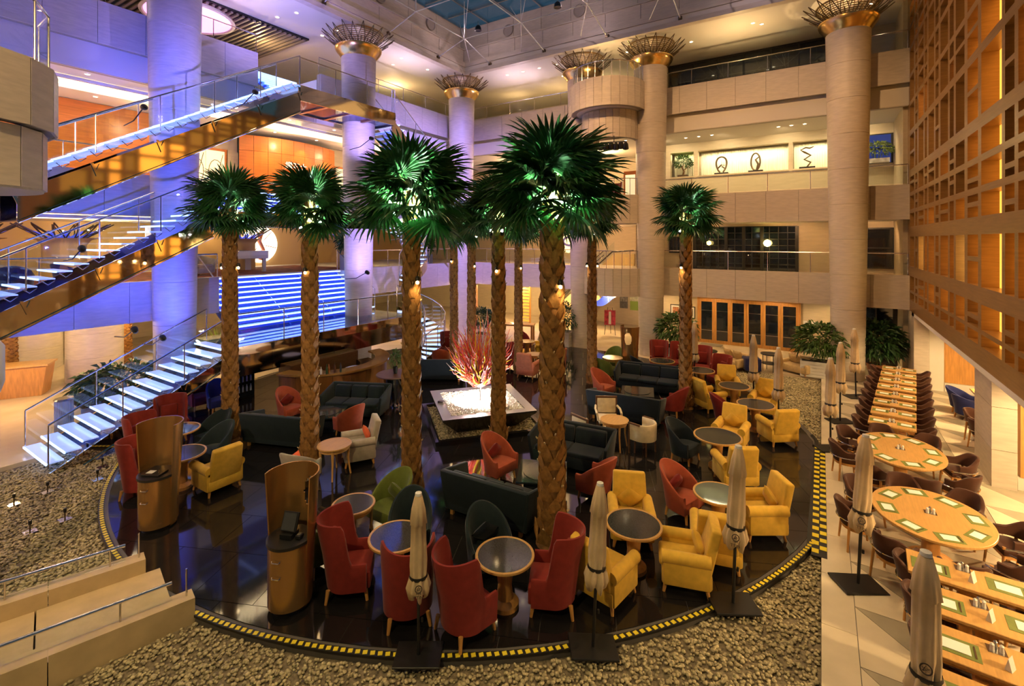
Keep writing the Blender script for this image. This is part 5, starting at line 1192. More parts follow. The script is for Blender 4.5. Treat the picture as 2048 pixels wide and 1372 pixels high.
t = thing('card_terminal', 'small black card terminal beside the touch screen', 'terminal', p+dv*.1+Vector((.14, .1, .985)), pa); part('body', MB().box(-.05, .05, -.04, .04, 0, .05), BLACK, t, bevel=.01); part('keypad', MB().box(-.03, .03, -.025, .025, .05, .056), GROUT, t)
p = G(318, 1050); q = p+Vector((cos(R(-60))*.1, sin(R(-60))*.1, .985)); t = thing('menu_tray', 'black tray with white papers on the leftmost service stand', 'tray', q, R(-60))
part('tray', MB().box(-.12, .12, -.17, .17, 0, .03), BLACK, t, bevel=.006); part('paper', MB().box(-.05, .06, -.12, .0, .03, .036), WHITE, t); part('pen', MB().tube([(-.04, .05, .04), (.06, .12, .04)], .006, 5), STEEL, t)
# ---------------------------------------------------------------- closed parasols
CAN = mat('beige_canvas', (.66, .49, .29), .85, var=.08, vscale=8); INK = mat('dark_print', (.06, .04, .03), .8)
def P_para():
    def f():
        n = 40; prof = [(2.25, .03), (2.22, .055), (2.05, .09), (1.86, .115), (1.85, .10), (1.6, .105), (1.3, .115), (1.14, .10), (1.08, .125), (.98, .15), (.86, .125), (.85, .08)]
        rows = []
        for z, r in prof:
            tw = (2.25-z)*1.3; am = .0 if z > 2.1 else (.10 if z > 1.15 else .2)
            rows.append([(r*(1+am*cos(8*a+tw*2))*cos(a), r*(1+am*cos(8*a+tw*2))*sin(a), z-(.05*cos(5*a) if z < .95 else 0)) for a in [2*PI*i/n for i in range(n)]])
        L = [('canopy', MB().grid(rows, True).mesh('canopy', CAN, smooth='all'), [('cap', MB().lathe([(.05, 2.235), (.045, 2.27), (.001, 2.28)], 14, cap=False).mesh('cap', WHITE, smooth=True)), ('strap', MB().lathe([(.120, 1.10), (.128, 1.12), (.120, 1.15)], 24, cap=False).mesh('strap', BLACK, smooth=True))])]
        L.append(('pole', MB().cyl(0, 0, .03, 2.2, .022, n=12).mesh('pole', BLACK, smooth=True), []))
        L.append(('base_plate', MB().box(-.32, .32, -.22, .22, 0, .03).mesh('base_plate', BLACK, bevel=.005, seg=1), []))
        L.append(('crank_knob', MB().cyl(.05, 0, .48, .53, .018, n=8).mesh('crank_knob', BLACK), []))
        return L
    return cached('para', f)
UM = [(837, 1312, 'closed beige parasol in front of the red wing chairs at the front'), (1186, 1296, 'closed beige parasol before the left yellow armchair'), (1466, 1209, 'closed beige parasol in front of the yellow armchairs by the hazard tape'),
      (1716, 1170, 'closed beige printed parasol on a black base plate beside the oval dining tables'), (1852, 1585, 'nearest closed beige parasol in front of the dining tables'), (1661, 898, 'closed parasol standing at the hazard tape corner'),
      (1680, 843, 'closed parasol left of the dining table row, in front of the thick column'), (1712, 794, 'farthest closed parasol on the restaurant floor, beside the thick column'), (1557, 861, 'closed parasol behind the yellow armchairs by the gravel'),
      (1507, 817, 'closed parasol in front of the folding wooden doors'), (1389, 770, 'farthest closed parasol near the planter and folding doors')]
FONT = None
def text(name, body, size, m, parent, loc, rot):
    cu = bpy.data.curves.new(name, 'FONT'); cu.body = body; cu.size = size; cu.align_x = 'CENTER'; cu.extrude = .002; cu.materials.append(m)
    o = bpy.data.objects.new(name, cu); COL.objects.link(o)
    dg = bpy.context.evaluated_depsgraph_get(); me = bpy.data.meshes.new_from_object(o.evaluated_get(dg)); bpy.data.objects.remove(o); bpy.data.curves.remove(cu)
    if not me.materials: me.materials.append(m)
    return put(name, me, parent, loc, rot=rot)
for i, (px, py, l) in enumerate(UM):
    p = G(px, py); o = instance(P_para(), 'parasol', l, 'parasol', p, 0, 'closed beige parasols')
    o.scale = (((.90, .93)[i] if i < 2 else 1),)*3; o.rotation_euler = (0, R((0, 2.5, 2, 3, 0, 0, .5, -1.5, 0, 0, 0)[i]), YAW)
    if i in (0, 2, 3, 4):   # print on the skirt, facing the balcony
        dirx = -p.x; a = math.atan2(-p.y, -p.x)-o.rotation_euler.z; e = Vector((cos(a), sin(a), 0)); rot = (R(78), 0, a+PI/2)
        sg = put('crest', cached('crest', lambda: MB().lathe([(.038, -.001), (.046, .002), (.05, -.001)], 20, cap=False).tube([(-.025, -.02, 0), (0, .03, 0), (.025, -.02, 0), (-.03, .01, 0), (.03, .01, 0), (-.025, -.02, 0)], .004, 4).mesh('crest', INK)), o, e*.165+Vector((0, 0, 1.04)) if i != 4 else e*.135+Vector((0, 0, 1.25)), rot=rot)
        if i != 4:
            text('small_lettering', 'MPA', .036, INK, o, e*.178+Vector((0, 0, .975)), rot); text('large_lettering', 'TTIN', .055, INK, o, e*.182+Vector((0, 0, .92)), rot)
# ---------------------------------------------------------------- restaurant furniture
def P_dine():
    def f():
        m = V['brown']; rim = lambda p: .78-.15*sstep(.3, .78, p)
        L = [('back_shell', shell(.27, .08, rim, .50, .055, .05, .15, n=28, m=m), [])]
        ring = [(x, y, .50+.02*abs(2*i/24-1)) for i, (x, y) in enumerate([plan(-1+2*i/24, .30, .2)[:2] for i in range(25)])]
        L.append(('chrome_rail', MB().tube(ring, .012, 8).mesh('chrome_rail', CHROME, smooth=True), []))
        po = [plan(-1+2*i/20, .25, .2)[:2] for i in range(21)]
        L.append(('seat', MB().prism(po, .38, .47).mesh('seat', m, bevel=.02, smooth=True), []))
        L.append(('seat_frame', MB().prism([(x*.92, y*.92) for x, y in po], .33, .385).mesh('seat_frame', WOOD), []))
        return L+legs4(.2, .17, .5, WOOD, .016, .024, .04, y2=.17)
    return cached('dine', f)
MATG = mat('olive_placemat', (.16, .19, .035), .7, var=.1, vscale=20); NAP = mat('white_paper_mat', (.82, .80, .74), .7)
def place_setting(label, x, y, z, ang, s=1.0):
    t = thing('place_mat', label, 'place mat', (x, y, z), ang, 'olive place mats on the dining tables')
    part('mat', MB().box(-.20*s, .20*s, -.14*s, .14*s, 0, .004), MATG, t); part('menu_sheet', MB().box(-.12*s, .12*s, -.085*s, .085*s, .004, .009), NAP, t)
    part('knife', MB().box(.15*s, .165*s, -.1*s, .1*s, .004, .009), STEEL, t); return t
def condiments(label, x, y, z, ang=0):
    t = thing('condiment_set', label, 'condiment set', (x, y, z), ang, 'condiment sets on the dining tables')
    for i, (dx, dy) in enumerate(((-.04, 0), (.04, .01), (0, .06))): part('shaker', MB().lathe([(.022, 0), (.018, .05), (.02, .07), (.008, .085)], 10), [WHITE, WHITE, STEEL][i], t, (dx, dy, 0), smooth=True)
    part('tray', MB().box(-.08, .08, -.04, .09, -.0, .004), STEEL, t)
def tent(label, x, y, z, ang):
    o = put('table_card', MB().add([(-.05, -.03, 0), (.05, -.03, 0), (.05, .03, 0), (-.05, .03, 0), (-.05, 0, .13), (.05, 0, .13)], [(0, 1, 5, 4), (2, 3, 4, 5), (0, 4, 3), (1, 2, 5)]).mesh('table_card', WHITE), None, (x, y, z), ang); tag(o, label, 'table card', 'white table cards')
def rect_table(label, x, y, ang, lx, ly, group):
    t = thing('dining_table', label, 'table', (x, y, 0), ang, group)
    part('table_top', MB().box(-lx/2, lx/2, -ly/2, ly/2, .71, .75), PALEW, t, bevel=.006, seg=1); part('edge_band', MB().box(-lx/2+.03, lx/2-.03, -ly/2+.03, ly/2-.03, .67, .71), WOOD, t)
    part('pedestal', MB().box(-.10, .10, -.10, .10, .03, .67), WOOD, t); part('foot', MB().box(-.25, .25, -.2, .2, 0, .03), WOOD, t, bevel=.005, seg=1)
ORD = ['nearest', 'second', 'third', 'fourth', 'fifth', 'sixth', 'seventh', 'farthest']
def dchair(label, x, y, tx, ty, grp='brown dining chairs'):
    instance(P_dine(), 'dining_chair', label, 'chair', (x, y, 0), face((x, y, 0), (tx, ty, 0)), grp)
for i in range(8):
    y = 14.9+i*.905; x = 1.45+(y-14.9)*.128; o = ORD[i]
    rect_table(f'{o} small wooden table of the long row leading to the leafy tree', x, y, R(-7), .92, .62, 'row of small dining tables')
    place_setting(f'olive place mat on the lounge side of the {o} table in the row', x-.26, y+.02, .75, R(-7), .85); place_setting(f'olive place mat on the lattice side of the {o} table in the row', x+.27, y-.04, .75, R(-7), .85)
    condiments(f'condiment set on the {o} table in the row', x-.0, y+.05, .75)
    dchair(f'brown tub chair on the lounge side of the {o} table in the row', x-.47, y+.05, x, y); dchair(f'brown tub chair on the lattice side of the {o} table in the row', x+.49, y-.05, x, y)
def oval(label, cx, cy, rx, ry, mats, ang=0):
    t = thing('oval_table', label, 'table', (cx, cy, 0), 0, 'large oval dining tables'); pts = [(rx*cos(a), ry*sin(a)) for a in [2*PI*k/56 for k in range(56)]]
    part('table_top', MB().prism(pts, .71, .75), PALEW, t, bevel=.008); part('apron', MB().prism([(x*.8, y*.8) for x, y in pts], .62, .71), WOOD, t); part('pedestal', MB().lathe([(.34, 0), (.3, .04), (.12, .1), (.12, .55), (.25, .62)], 24), WOOD, t, smooth=True)
    return t
SIDE = ['lounge side', 'near lounge end', 'near end', 'near lattice end', 'lattice side', 'far lattice end', 'far end', 'far lounge end']
for (nm_, cx, cy, rx, ry) in (('farther', 1.42, 13.12, .75, .98), ('nearer', 1.5, 10.3, .78, .92)):
    oval(f'{nm_} large oval wooden dining table set with olive mats', cx, cy, rx, ry, 8); condiments(f'condiment set in the middle of the {nm_} oval table', cx, cy, .75)
    for k in range(8):
        a = PI+k*PI/4+.2; ca, sa = cos(a), sin(a)
        place_setting(f'olive place mat at the {SIDE[k]} of the {nm_} oval table', cx+(rx-.2)*ca, cy+(ry-.2)*sa, .75, math.atan2(sa*rx, ca*ry)+PI/2, .82)
        dchair(f'brown tub chair at the {SIDE[k]} of the {nm_} oval table', cx+(rx+.22)*ca, cy+(ry+.22)*sa, cx, cy)
for i, (x, y) in enumerate(((1.63, 8.62), (1.64, 7.86), (1.62, 7.08), (1.60, 6.32))):
    o = ('first', 'second', 'third', 'last')[i]+' near'
    rect_table(f'{o} rectangular table at the lower right corner', x, y, R(-4), 1.25, .58, 'rectangular tables near the balcony')
    place_setting(f'olive place mat on the lounge side of the {o} rectangular table', x-.38, y+.0, .75, R(-4), 1); place_setting(f'olive place mat on the lattice side of the {o} rectangular table', x+.38, y-.02, .75, R(-4), 1)
    condiments(f'white condiment set on the {o} rectangular table', x-.02, y+.14, .75); tent(f'white table card on the {o} rectangular table', x+.03, y-.08, .75, R(60))
    dchair(f'brown tub chair on the lounge side of the {o} rectangular table', x-.44, y+.05, x, y); dchair(f'brown tub chair on the lattice side of the {o} rectangular table', x+.52, y-.05, x, y)
# inner restaurant under the lattice
rect_table('small table behind the stone pier with blue chairs', 4.2, 19.2, 0, .9, .9, 'inner restaurant tables'); 
for l, x, y in (('royal blue chair nearest the pier in the inner restaurant', 3.6, 18.9), ('royal blue chair beside the wood wall in the inner restaurant', 3.62, 19.6)): instance(P_oval('blue', None, .86), 'dining_chair', l, 'chair', (x, y, 0), face((x, y, 0), (4.3, 19.3, 0)), 'blue inner chairs', .85)
t = thing('round_table', 'round pale table just behind the stone pier', 'table', (3.95, 16.6, 0)); part('table_top', MB().lathe([(.45, .7), (.46, .73), (.45, .75)], 36), PALEW, t, smooth=True); part('pedestal', MB().lathe([(.25, 0), (.06, .06), (.06, .7)], 18), WOOD, t, smooth=True)
dchair('brown tub chair at the round table behind the stone pier', 3.45, 17.0, 3.95, 16.6); dchair('second brown tub chair at the round table behind the stone pier', 3.4, 16.3, 3.95, 16.6)
o = put('table_card', MB().box(-.08, .08, -.01, .01, 0, .16).mesh('table_card', WHITE), None, (4.05, 19.2, .75)); tag(o, 'white upright card on the inner restaurant table', 'table card', 'white table cards')
# low tan sofas by the folding doors
def P_low():
    def f():
        m = V['tan']
        return [('base', MB().box(-.62, .62, -.4, .4, .08, .34).mesh('base', m, bevel=.04, smooth=True), []), ('backrest', MB().box(-.6, .6, -.42, -.24, .3, .62).mesh('backrest', m, bevel=.06, seg=3, smooth=True), []),
                ('armrest', MB().box(-.66, -.5, -.36, .4, .1, .46).mesh('armrest', m, bevel=.06, seg=3, smooth=True), []), ('armrest', MB().box(.5, .66, -.36, .4, .1, .46).mesh('armrest', m, bevel=.06, seg=3, smooth=True), []),
                ('cushion', xf(cushion(.42, .42, .16, m), TRS((-.25, -.14, .52), R(65))), []), ('cushion', xf(cushion(.42, .42, .16, m), TRS((.25, -.14, .52), R(65))), [])]+legs4(.5, .3, .1)
    return cached('low', f)
for l, at, to, sc_ in (('low tan sofa with cushions left of the navy cube near the folding doors', (1462, 733), (1430, 738), .95), ('low tan sofa with cushions beside the wide white planter', (1596, 745), (1562, 751), .95)):
    p = G(*at); instance(P_low(), 'low_sofa', l, 'sofa', p, face(p, G(*to)), 'low tan sofas', sc_)
o = instance([('body', MB().box(-.3, .3, -.3, .3, .04, .52).mesh('body', V['blue'], bevel=.03, smooth=True), []), ('foot', MB().box(-.25, .25, -.25, .25, 0, .04).mesh('foot', BLACK), [])], 'ottoman', 'navy blue cube ottoman near the folding doors', 'ottoman', G(1503, 741), R(20))
def P_bist():
    def f(): return [('table_top', MB().lathe([(.34, .66), (.35, .68), (.34, .70)], 32).mesh('table_top', BLACK, smooth=True), []), ('shelf', MB().lathe([(.3, .3), (.3, .32)], 28).mesh('shelf', BLACK), [])]+[('leg', MB().cyl(.27*cos(a), .27*sin(a), 0, .66, .013, n=6).mesh('leg', BLACK), []) for a in (.5, 2.1, 3.6, 5.2)]
    return cached('bist', f)
instance(P_bist(), 'side_table', 'small black two-tier round table between the low tan sofas', 'table', G(1540, 742), 0, 'black side tables'); instance(P_bist(), 'side_table', 'small black round table in front of the door mat', 'table', G(1417, 735), 0, 'black side tables')
o = put('door_mat', MB().box(-.5, .5, -.3, .3, 0, .015).mesh('door_mat', mat('grey_mat', (.2, .17, .13), .9)), None, (-4.6, 25.5, 0)); tag(o, 'small grey mat in front of the folding doors', 'mat')
# ---------------------------------------------------------------- details of the galleries
def frame_pic(label, x, z, y, w_, h_, art):
    t = thing('framed_picture', label, 'picture', (x, y, z)); f = MB().box(-w_/2, w_/2, -.03, 0, -h_/2, -h_/2+.04).box(-w_/2, w_/2, -.03, 0, h_/2-.04, h_/2).box(-w_/2, -w_/2+.04, -.03, 0, -h_/2+.04, h_/2-.04).box(w_/2-.04, w_/2, -.03, 0, -h_/2+.04, h_/2-.04)
    part('frame', f, BLACK, t); part('mount', MB().box(-w_/2+.04, w_/2-.04, -.015, 0, -h_/2+.04, h_/2-.04), WHITE, t); part('print', MB().box(-w_*.27, w_*.27, -.02, -.015, -h_*.29, h_*.29), art, t)
ART = mat('rust_print', (.45, .18, .08), .7, var=.6, vscale=12)
frame_pic('black framed rust coloured print beside the tall shrub', -6.45, 1.5, YW-.01, .55, .62, ART); frame_pic('black framed print partly behind the right palm trunk', -5.72, 1.45, YW-.01, .5, .62, mat('dark_print_art', (.2, .14, .1), .7, var=.5, vscale=12))
o = put('wall_plaque', MB().box(-.25, .25, -.02, 0, -.12, .12).mesh('wall_plaque', WHITE), None, (-.45, YW-.0, 1.35)); tag(o, 'pale wall plaque right of the folding doors', 'plaque')
# posters and easel left of the far service stand
for l, x, z, w_, h_, c, y in (('dark photo poster on the wall behind the easel', -10.3, 1.35, .5, .75, (.12, .12, .13), 28.97), ('pale poster with a green lower half on the wall', -9.6, 1.5, .6, 1.2, (.62, .60, .42), 28.97)):
    t = thing('poster', l, 'poster', (x, y, z)); part('sheet', MB().box(-w_/2, w_/2, -.015, 0, -h_/2, h_/2), mat('poster_%d' % (x*10), c, .6, var=.3, vscale=9), t)
    if x > -10: part('green_block', MB().box(-w_/2, w_/2, -.02, -.015, -h_/2, -.05), mat('poster_green', (.25, .38, .06), .6), t)
    else: part('photo_strip', MB().box(-w_/2+.03, w_/2-.03, -.02, -.015, .05, h_/2-.04), mat('poster_photo', (.3, .28, .26), .6, var=.6, vscale=14), t)
e = thing('easel', 'floor easel holding a red and white poster', 'easel', (-9.75, 25.2, 0), R(15))
for s in (-1, 1): part('leg', MB().tube([(s*.3, 0, 0), (s*.12, .05, 1.5)], .014, 6), BLACK, e)
part('leg', MB().tube([(0, .45, 0), (0, .08, 1.4)], .014, 6), BLACK, e); part('board', MB().slab([(-.3, -.04, .55), (.3, -.04, .55), (.3, .03, 1.35), (-.3, .03, 1.35)], (0, -.015, 0)), mat('red_poster', (.4, .03, .06), .6, var=.7, vscale=5), e)
part('white_figure', MB().slab([(-.07, -.06, .6), (.07, -.06, .6), (.06, .008, 1.28), (-.06, .008, 1.28)], (0, -.012, 0)), WHITE, e)
# high table, door frames at the far corner
t = thing('console_table', 'pale wooden high table behind the fire sculpture', 'table', (-12.9, 20.6, 0), R(20))
part('table_top', MB().box(-.9, .9, -.3, .3, .92, 1.0), WOOD, t)
for sx in (-1, 1):
    for sy in (-1, 1): part('leg', MB().box(sx*.82-.05, sx*.82+.05, sy*.24-.05, sy*.24+.05, 0, .92), WOOD, t)
t = thing('reception_desk', 'orange wooden reception desk in the left lobby', 'desk', (-22.9, 4.4, 0), R(60)); part('body', MB().slab([(-1.2, -.4, 0), (1.1, -.4, 0), (1.25, -.5, 1.0), (-1.3, -.5, 1.0)], (0, .8, 0)), WOOD, t); part('counter_top', MB().box(-1.35, 1.3, -.55, .35, 1.0, 1.05), PALEW, t)
def pillar(label, x, y, r=.62, h=2.66):
    c = thing('lobby_pillar', label, 'column', (x, y, 0), kind='structure')
    for k in range(3): part('stone_drum', MB().lathe([(r-.01, k*h/3), (r, k*h/3+.01), (r, (k+1)*h/3-.01), (r-.01, (k+1)*h/3)], 36, cap=False), STONE, c, smooth=True)
pillar('broad round pillar in the bright left lobby', -23.1, 6.9, .85); pillar('second round pillar farther left in the lobby', -26.9, 6.0, .95)
# lantern bin by the bottom of the lowest stair
t = thing('lantern', 'white slatted floor lantern behind the lowest stair', 'lantern', (-17.3, 4.5, 0)); part('core', MB().cyl(0, 0, .05, .85, .17, n=20), WHITE, t)
for k in range(16): part('slat', MB().cyl(.19*cos(k*PI/8), .19*sin(k*PI/8), .03, .88, .012, n=5), WHITE, t)
part('rim', MB().lathe([(.2, .86), (.22, .88), (.2, .92)], 20), STEEL, t)
# piano and mezzanine lounge
pn = thing('grand_piano', 'white grand piano on the mezzanine', 'piano', (-22.6, 12.3, 3.72), R(78)); WP = mat('white_piano', (.75, .72, .66), .2)
body = [(-.75, -.75), (.75, -.75), (.75, .1), (.6, .5), (.2, .7), (-.2, 1.0), (-.55, 1.05), (-.75, .9)]
part('case', MB().prism(body, .62, .95), WP, pn, bevel=.01); part('keyboard', MB().box(-.68, .68, -.9, -.72, .68, .74), WP, pn); part('lid', MB().prism([(x*1.01, y*1.01) for x, y in body], .95, .98), WP, pn)
for x, y in ((-.6, -.6), (.6, -.6), (-.35, .8)): part('leg', MB().box(x-.07, x+.07, y-.07, y+.07, 0, .62), WP, pn)
part('pedal_lyre', MB().box(-.12, .12, -.35, -.3, .1, .62), WP, pn)
su = thing('sunburst_disc', 'glowing white disc artwork behind the grand piano', 'artwork', (-27.2, 15.6, 4.95)); part('disc', MB().lathe([(1.05, -.03), (1.05, .03)], 48), mat('white_glow', (1, .95, .85), .5, emit=3.2, ecol=(1, .86, .62)), su); su.rotation_euler = (0, R(90), 0)
part('figure', MB().tube([(.9, 0, .12), (.3, .15, .12), (-.2, -.1, .12), (-.8, .12, .12)], [.14, .10, .12, .09], 8), WOODO, su, smooth=True)
for k in range(6): a = k*PI/3+.3; part('ray', MB().tube([(.3*cos(a), .3*sin(a), .06), (1.0*cos(a), 1.0*sin(a), .06)], .02, 5), WOODO, su)
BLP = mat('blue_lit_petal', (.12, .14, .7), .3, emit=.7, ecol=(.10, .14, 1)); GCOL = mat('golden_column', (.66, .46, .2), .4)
def lotus(label, x, y, z=3.72, h=1.55):
    c = thing('lotus_column', label, 'column', (x, y, z), group='lotus columns on the mezzanine', kind='structure')
    part('shaft', MB().lathe([(.6, 0), (.6, h-.25), (.72, h-.08), (1.0, h), (.9, h)], 32), GCOL, c, smooth=True)
    me = cached('lpet', lambda: MB().tube([(.55, -.12, 0), (.9, -.1, .22), (1.35, 0, .52)], .022, 5).tube([(.55, .12, 0), (.9, .1, .22), (1.35, 0, .52)], .022, 5).mesh('petal', BRONZE))
    m2 = cached('lpet2', lambda: MB().add([(.5, -.14, .02), (.5, .14, .02), (1.0, .02, .26), (1.0, -.02, .26)], [(0, 1, 2, 3)]).mesh('lit_petal', BLP))
    for k in range(14): put('petal', me, c, (0, 0, h-.02), k*2*PI/14); put('lit_petal', m2, c, (0, 0, h-.02), (k+.5)*2*PI/14)
lotus('lotus-topped column at the far left of the mezzanine', -23.3, 3.6); lotus('wide lotus-topped column left of the blue lit column', -22.6, 5.9); lotus('lotus-topped column behind the grand piano', -24.6, 13.2); lotus('lotus-topped column behind the mezzanine tree', -21.5, 17.2)
for l, x, y, rz in (('navy mezzanine chair beside the dark table', -18.9, 3.9, 1.2), ('navy mezzanine chair at the left frame edge', -18.6, 2.9, -1), ('navy mezzanine armchair behind the middle stair', -19.6, 5.2, .4)): instance(P_oval('blue', None, .86), 'tub_chair', l, 'chair', (x, y, 3.72), rz, 'mezzanine chairs', .9)
t = thing('side_table', 'dark square table on the mezzanine at the left', 'table', (-19.2, 3.3, 3.72)); part('table_top', MB().box(-.4, .4, -.4, .4, .66, .72), DARKW, t); 
for sx in (-1, 1):
    for sy in (-1, 1): part('leg', MB().box(sx*.34-.03, sx*.34+.03, sy*.34-.03, sy*.34+.03, 0, .66), DARKW, t)
instance(P_sofa('grey', 1.7, 2), 'sofa', 'pale grey sofa on the mezzanine left of the piano', 'sofa', (-21.8, 9.6, 3.72), R(-70), 'mezzanine sofas')
o = put('carpet', MB().box(-26, -20.6, -2, 17, 0, .012).mesh('carpet', mat('red_brown_carpet', (.25, .07, .03), .9, var=.7, vscale=3)), None, (0, 0, 3.72)); tag(o, 'red brown patterned carpet of the mezzanine lounge', 'carpet')
t = thing('floor_painting', 'white framed relief panel on the mezzanine wall', 'picture', (-24.4, 9.9, 4.9)); part('panel', MB().box(-.05, 0, -.9, .9, -.9, .9), mat('lit_white_panel', (.9, .88, .8), .5, emit=.8, ecol=(1, .92, .75)), t); part('frame', MB().box(0, .03, -.6, .6, -.5, -.44).box(0, .03, -.6, .6, .44, .5).box(0, .03, -.6, -.54, -.44, .44).box(0, .03, .54, .6, -.44, .44), WHITE, t)
# ballroom sign
sgn_o = thing('ballroom_sign', 'white bilingual ballroom lettering on the curved orange wall', 'sign', (cc[0]+(rr+.02)*cos(R(4)), cc[1]+(rr+.02)*sin(R(4)), 8.45), R(4)); SIGN = mat('white_sign_letter', (.95, .92, .88), .4, emit=.5, ecol=(1, .93, .85))
text('chinese_lettering', '鑽石大', .40, SIGN, sgn_o, (.0, -.55, .12), (R(90), 0, R(90))); text('english_lettering', 'DIAMOND B', .24, SIGN, sgn_o, (.0, -.40, -.24), (R(90), 0, R(90)))
# sculptures in the niches
def sculpt(label, loc, kind, s=1):
    t = thing('bronze_sculpture', label, 'sculpture', loc); t.scale = (s,)*3; b = MB()
    part('base', MB().box(-.32, .32, -.12, .12, 0, .1), BLACK, t)
    if kind == 0: 
        part('ring', MB().tube([(.24*sin(a)*(1-.25*cos(a)), 0, .5-.40*cos(a)) for a in [R(20+320*i/20) for i in range(21)]], .045, 8), BRONZE, t, smooth=True); part('inner_knot', MB().tube([(-.2, 0, .3), (0, 0, .5), (.16, 0, .46), (.02, 0, .42), (.2, 0, .28)], .04, 8), BRONZE, t, smooth=True)
    elif kind == 1:
        part('ring', MB().tube([(.2*sin(a), 0, .52-.42*cos(a)) for a in [2*PI*i/22 for i in range(22)]], .04, 8, True), BRONZE, t, smooth=True); part('figure', MB().tube([(.05, 0, .12), (.12, 0, .4), (.0, 0, .62), (.2, 0, .8)], [.05, .06, .05, .02], 8), BRONZE, t, smooth=True)
    else:
        part('twist', MB().tube([(.0, 0, .1), (.14, 0, .3), (-.12, 0, .45), (.14, 0, .62), (-.1, 0, .78), (-.26, 0, .9), (-.05, 0, 1.0), (.1, 0, .95), (.26, 0, 1.02)], [.04, .045, .045, .05, .05, .03, .04, .04, .02], 8), BRONZE, t, smooth=True)
sculpt('bronze open ring sculpture with a knot in the wide niche', (-4.25, YW+.2, 8.5), 0, 1.0); sculpt('bronze oval ring with a figure in the wide niche', (-2.7, YW+.2, 8.5), 1, 1.0); sculpt('bronze twisted tree sculpture in the right niche', (-.55, YW+.2, 8.5), 2, 1.0)
# spotlight clusters below the balcony nose
for l, x, y, n in (('cluster of black stage spotlights under the front of the balcony nose', -8.75, 20.1, 5), ('cluster of black stage spotlights under the right of the balcony nose', -7.65, 20.25, 6)):
    t = thing('stage_lights', l, 'spotlight', (x, y, 9.2)); part('bar', MB().tube([(-.5, -.1, .3), (.5, .2, .3)], .025, 6), BLACK, t); part('hanger', MB().cyl(0, 0, .3, .57, .02, n=6), BLACK, t)
    for k in range(n):
        u = -.5+k/(n-1); h = put('lamp_can', cached('can', lambda: MB().lathe([(.05, .12), (.10, .05), (.12, -.1), (.13, -.18), (.1, -.17)], 14).mesh('lamp_can', BLACK, smooth=True)), t, (u, u*.3+.05-.1, .18-.05*(k % 2)), rot=(R(35), 0, R(20)))
        put('lens', cached('lens', lambda: MB().cyl(0, 0, -.165, -.16, .1, n=14).mesh('lens', mat('lens_glass', (.3, .3, .32), .1, .6))), h)
# escalator and painted panel in the far corner
es = thing('escalator', 'escalator rising behind the palms in the far corner', 'escalator'); EG = mat('cream_escalator_side', (.70, .52, .25), .4)
part('side_panel', MB().slab([(-14.2, 27.0, 0), (-12.6, 27.0, 0), (-9.0, 27.0, 3.72), (-9.0, 27.0, 4.4), (-10.2, 27.0, 4.4), (-14.2, 27.0, .8)], (0, .2, 0)), EG, es); part('handrail', MB().tube([(-14.4, 26.95, .9), (-10.3, 26.95, 4.5), (-9.0, 26.95, 4.6)], .04, 8), BLACK, es, smooth=True)
part('glass_side', MB().slab([(-14.2, 27.05, .8), (-10.2, 27.05, 4.4), (-10.2, 27.05, 5.1), (-14.2, 27.05, 1.6)], (0, .02, 0)), GLASS, es)
for k in range(3): part('guide_rail', MB().tube([(-15.6, 27.9+.05*k, .3+.28*k), (-11.2, 27.9+.05*k, 4.0+.28*k)], .03, 5), BRONZE, es)
fp = thing('painted_panel', 'glowing painted panel with a swirling blue and gold eye above the escalator', 'artwork', (-13.0, 27.6, 5.0)); PP = mat('cream_glow_panel', (.95, .85, .55), .5, emit=1.3, ecol=(1, .82, .45))
part('panel', MB().slab([(-1.0, 0, -.5), (-.4, 0, -.62), (.5, 0, -.1), (1.1, 0, .35), (1.0, 0, .6), (-.2, 0, .6), (-.9, 0, .4)], (0, .05, 0)), PP, fp)
part('eye_ring', MB().tube([(-.35+.42*cos(a), -.03, .12+.26*sin(a)) for a in [2*PI*i/18 for i in range(18)]], .07, 6, True), mat('violet_paint', (.12, .10, .5), .4), fp, smooth=True); part('eye_core', MB().lathe([(.001, -.02), (.16, 0), (.001, .02)], 16, cap=False), mat('gold_paint', (.7, .4, .05), .4), fp, (-.35, -.04, .12))
part('dark_swirl', MB().tube([(.0, -.03, -.3), (.35, -.03, .0), (.75, -.03, .2), (1.05, -.03, .45)], [.05, .08, .10, .05], 6), mat('plum_paint', (.10, .05, .12), .4), fp, smooth=True)
b2 = thing('wave_sculpture', 'curling blue and bronze wave sculpture over the escalator', 'sculpture', (-10.6, 26.3, 1.5)); part('wave', MB().grid([[(-1.3+2.6*u, .15*sin(6*u), -.55+1.15*u+.12*sin(9*u)), (-1.2+2.6*u, .1+.15*cos(5*u), -.05+1.0*u+.1*cos(11*u))] for u in [i/18 for i in range(19)]]), mat('blue_wave_glass', (.06, .10, .6), .1, emit=.5, ecol=(.08, .2, 1), spec=.8), b2, smooth='all')
for k in range(4): part('curl', MB().tube([(-1.0+.45*k, -.05, -.1+.25*k), (-.9+.45*k, -.1, .35+.22*k), (-.6+.45*k, -.05, .45+.22*k), (-.55+.45*k, 0, .25+.2*k)], [.08, .06, .05, .02], 7), MIRROR, b2, smooth=True)
# upper gallery chairs, red
for l, x in (('red high-back chair left in the third floor corner lounge', -10.5), ('red high-back chair right in the third floor corner lounge', -9.3)): instance(P_wing('red'), 'wing_chair', l, 'chair', (x, 24.6, 7.06), PI, 'third floor chairs')
t = thing('bookcase', 'lit mahogany cabinet in the third floor corner', 'cabinet', (-8.75, 25.7, 7.06)); part('case', MB().box(-.4, .35, 0, .4, 0, 1.9), WOODO, t); part('lit_back', MB().box(-.3, .25, -.01, 0, .2, 1.7), mat('lit_cream_door', (.9, .8, .55), .4), t)
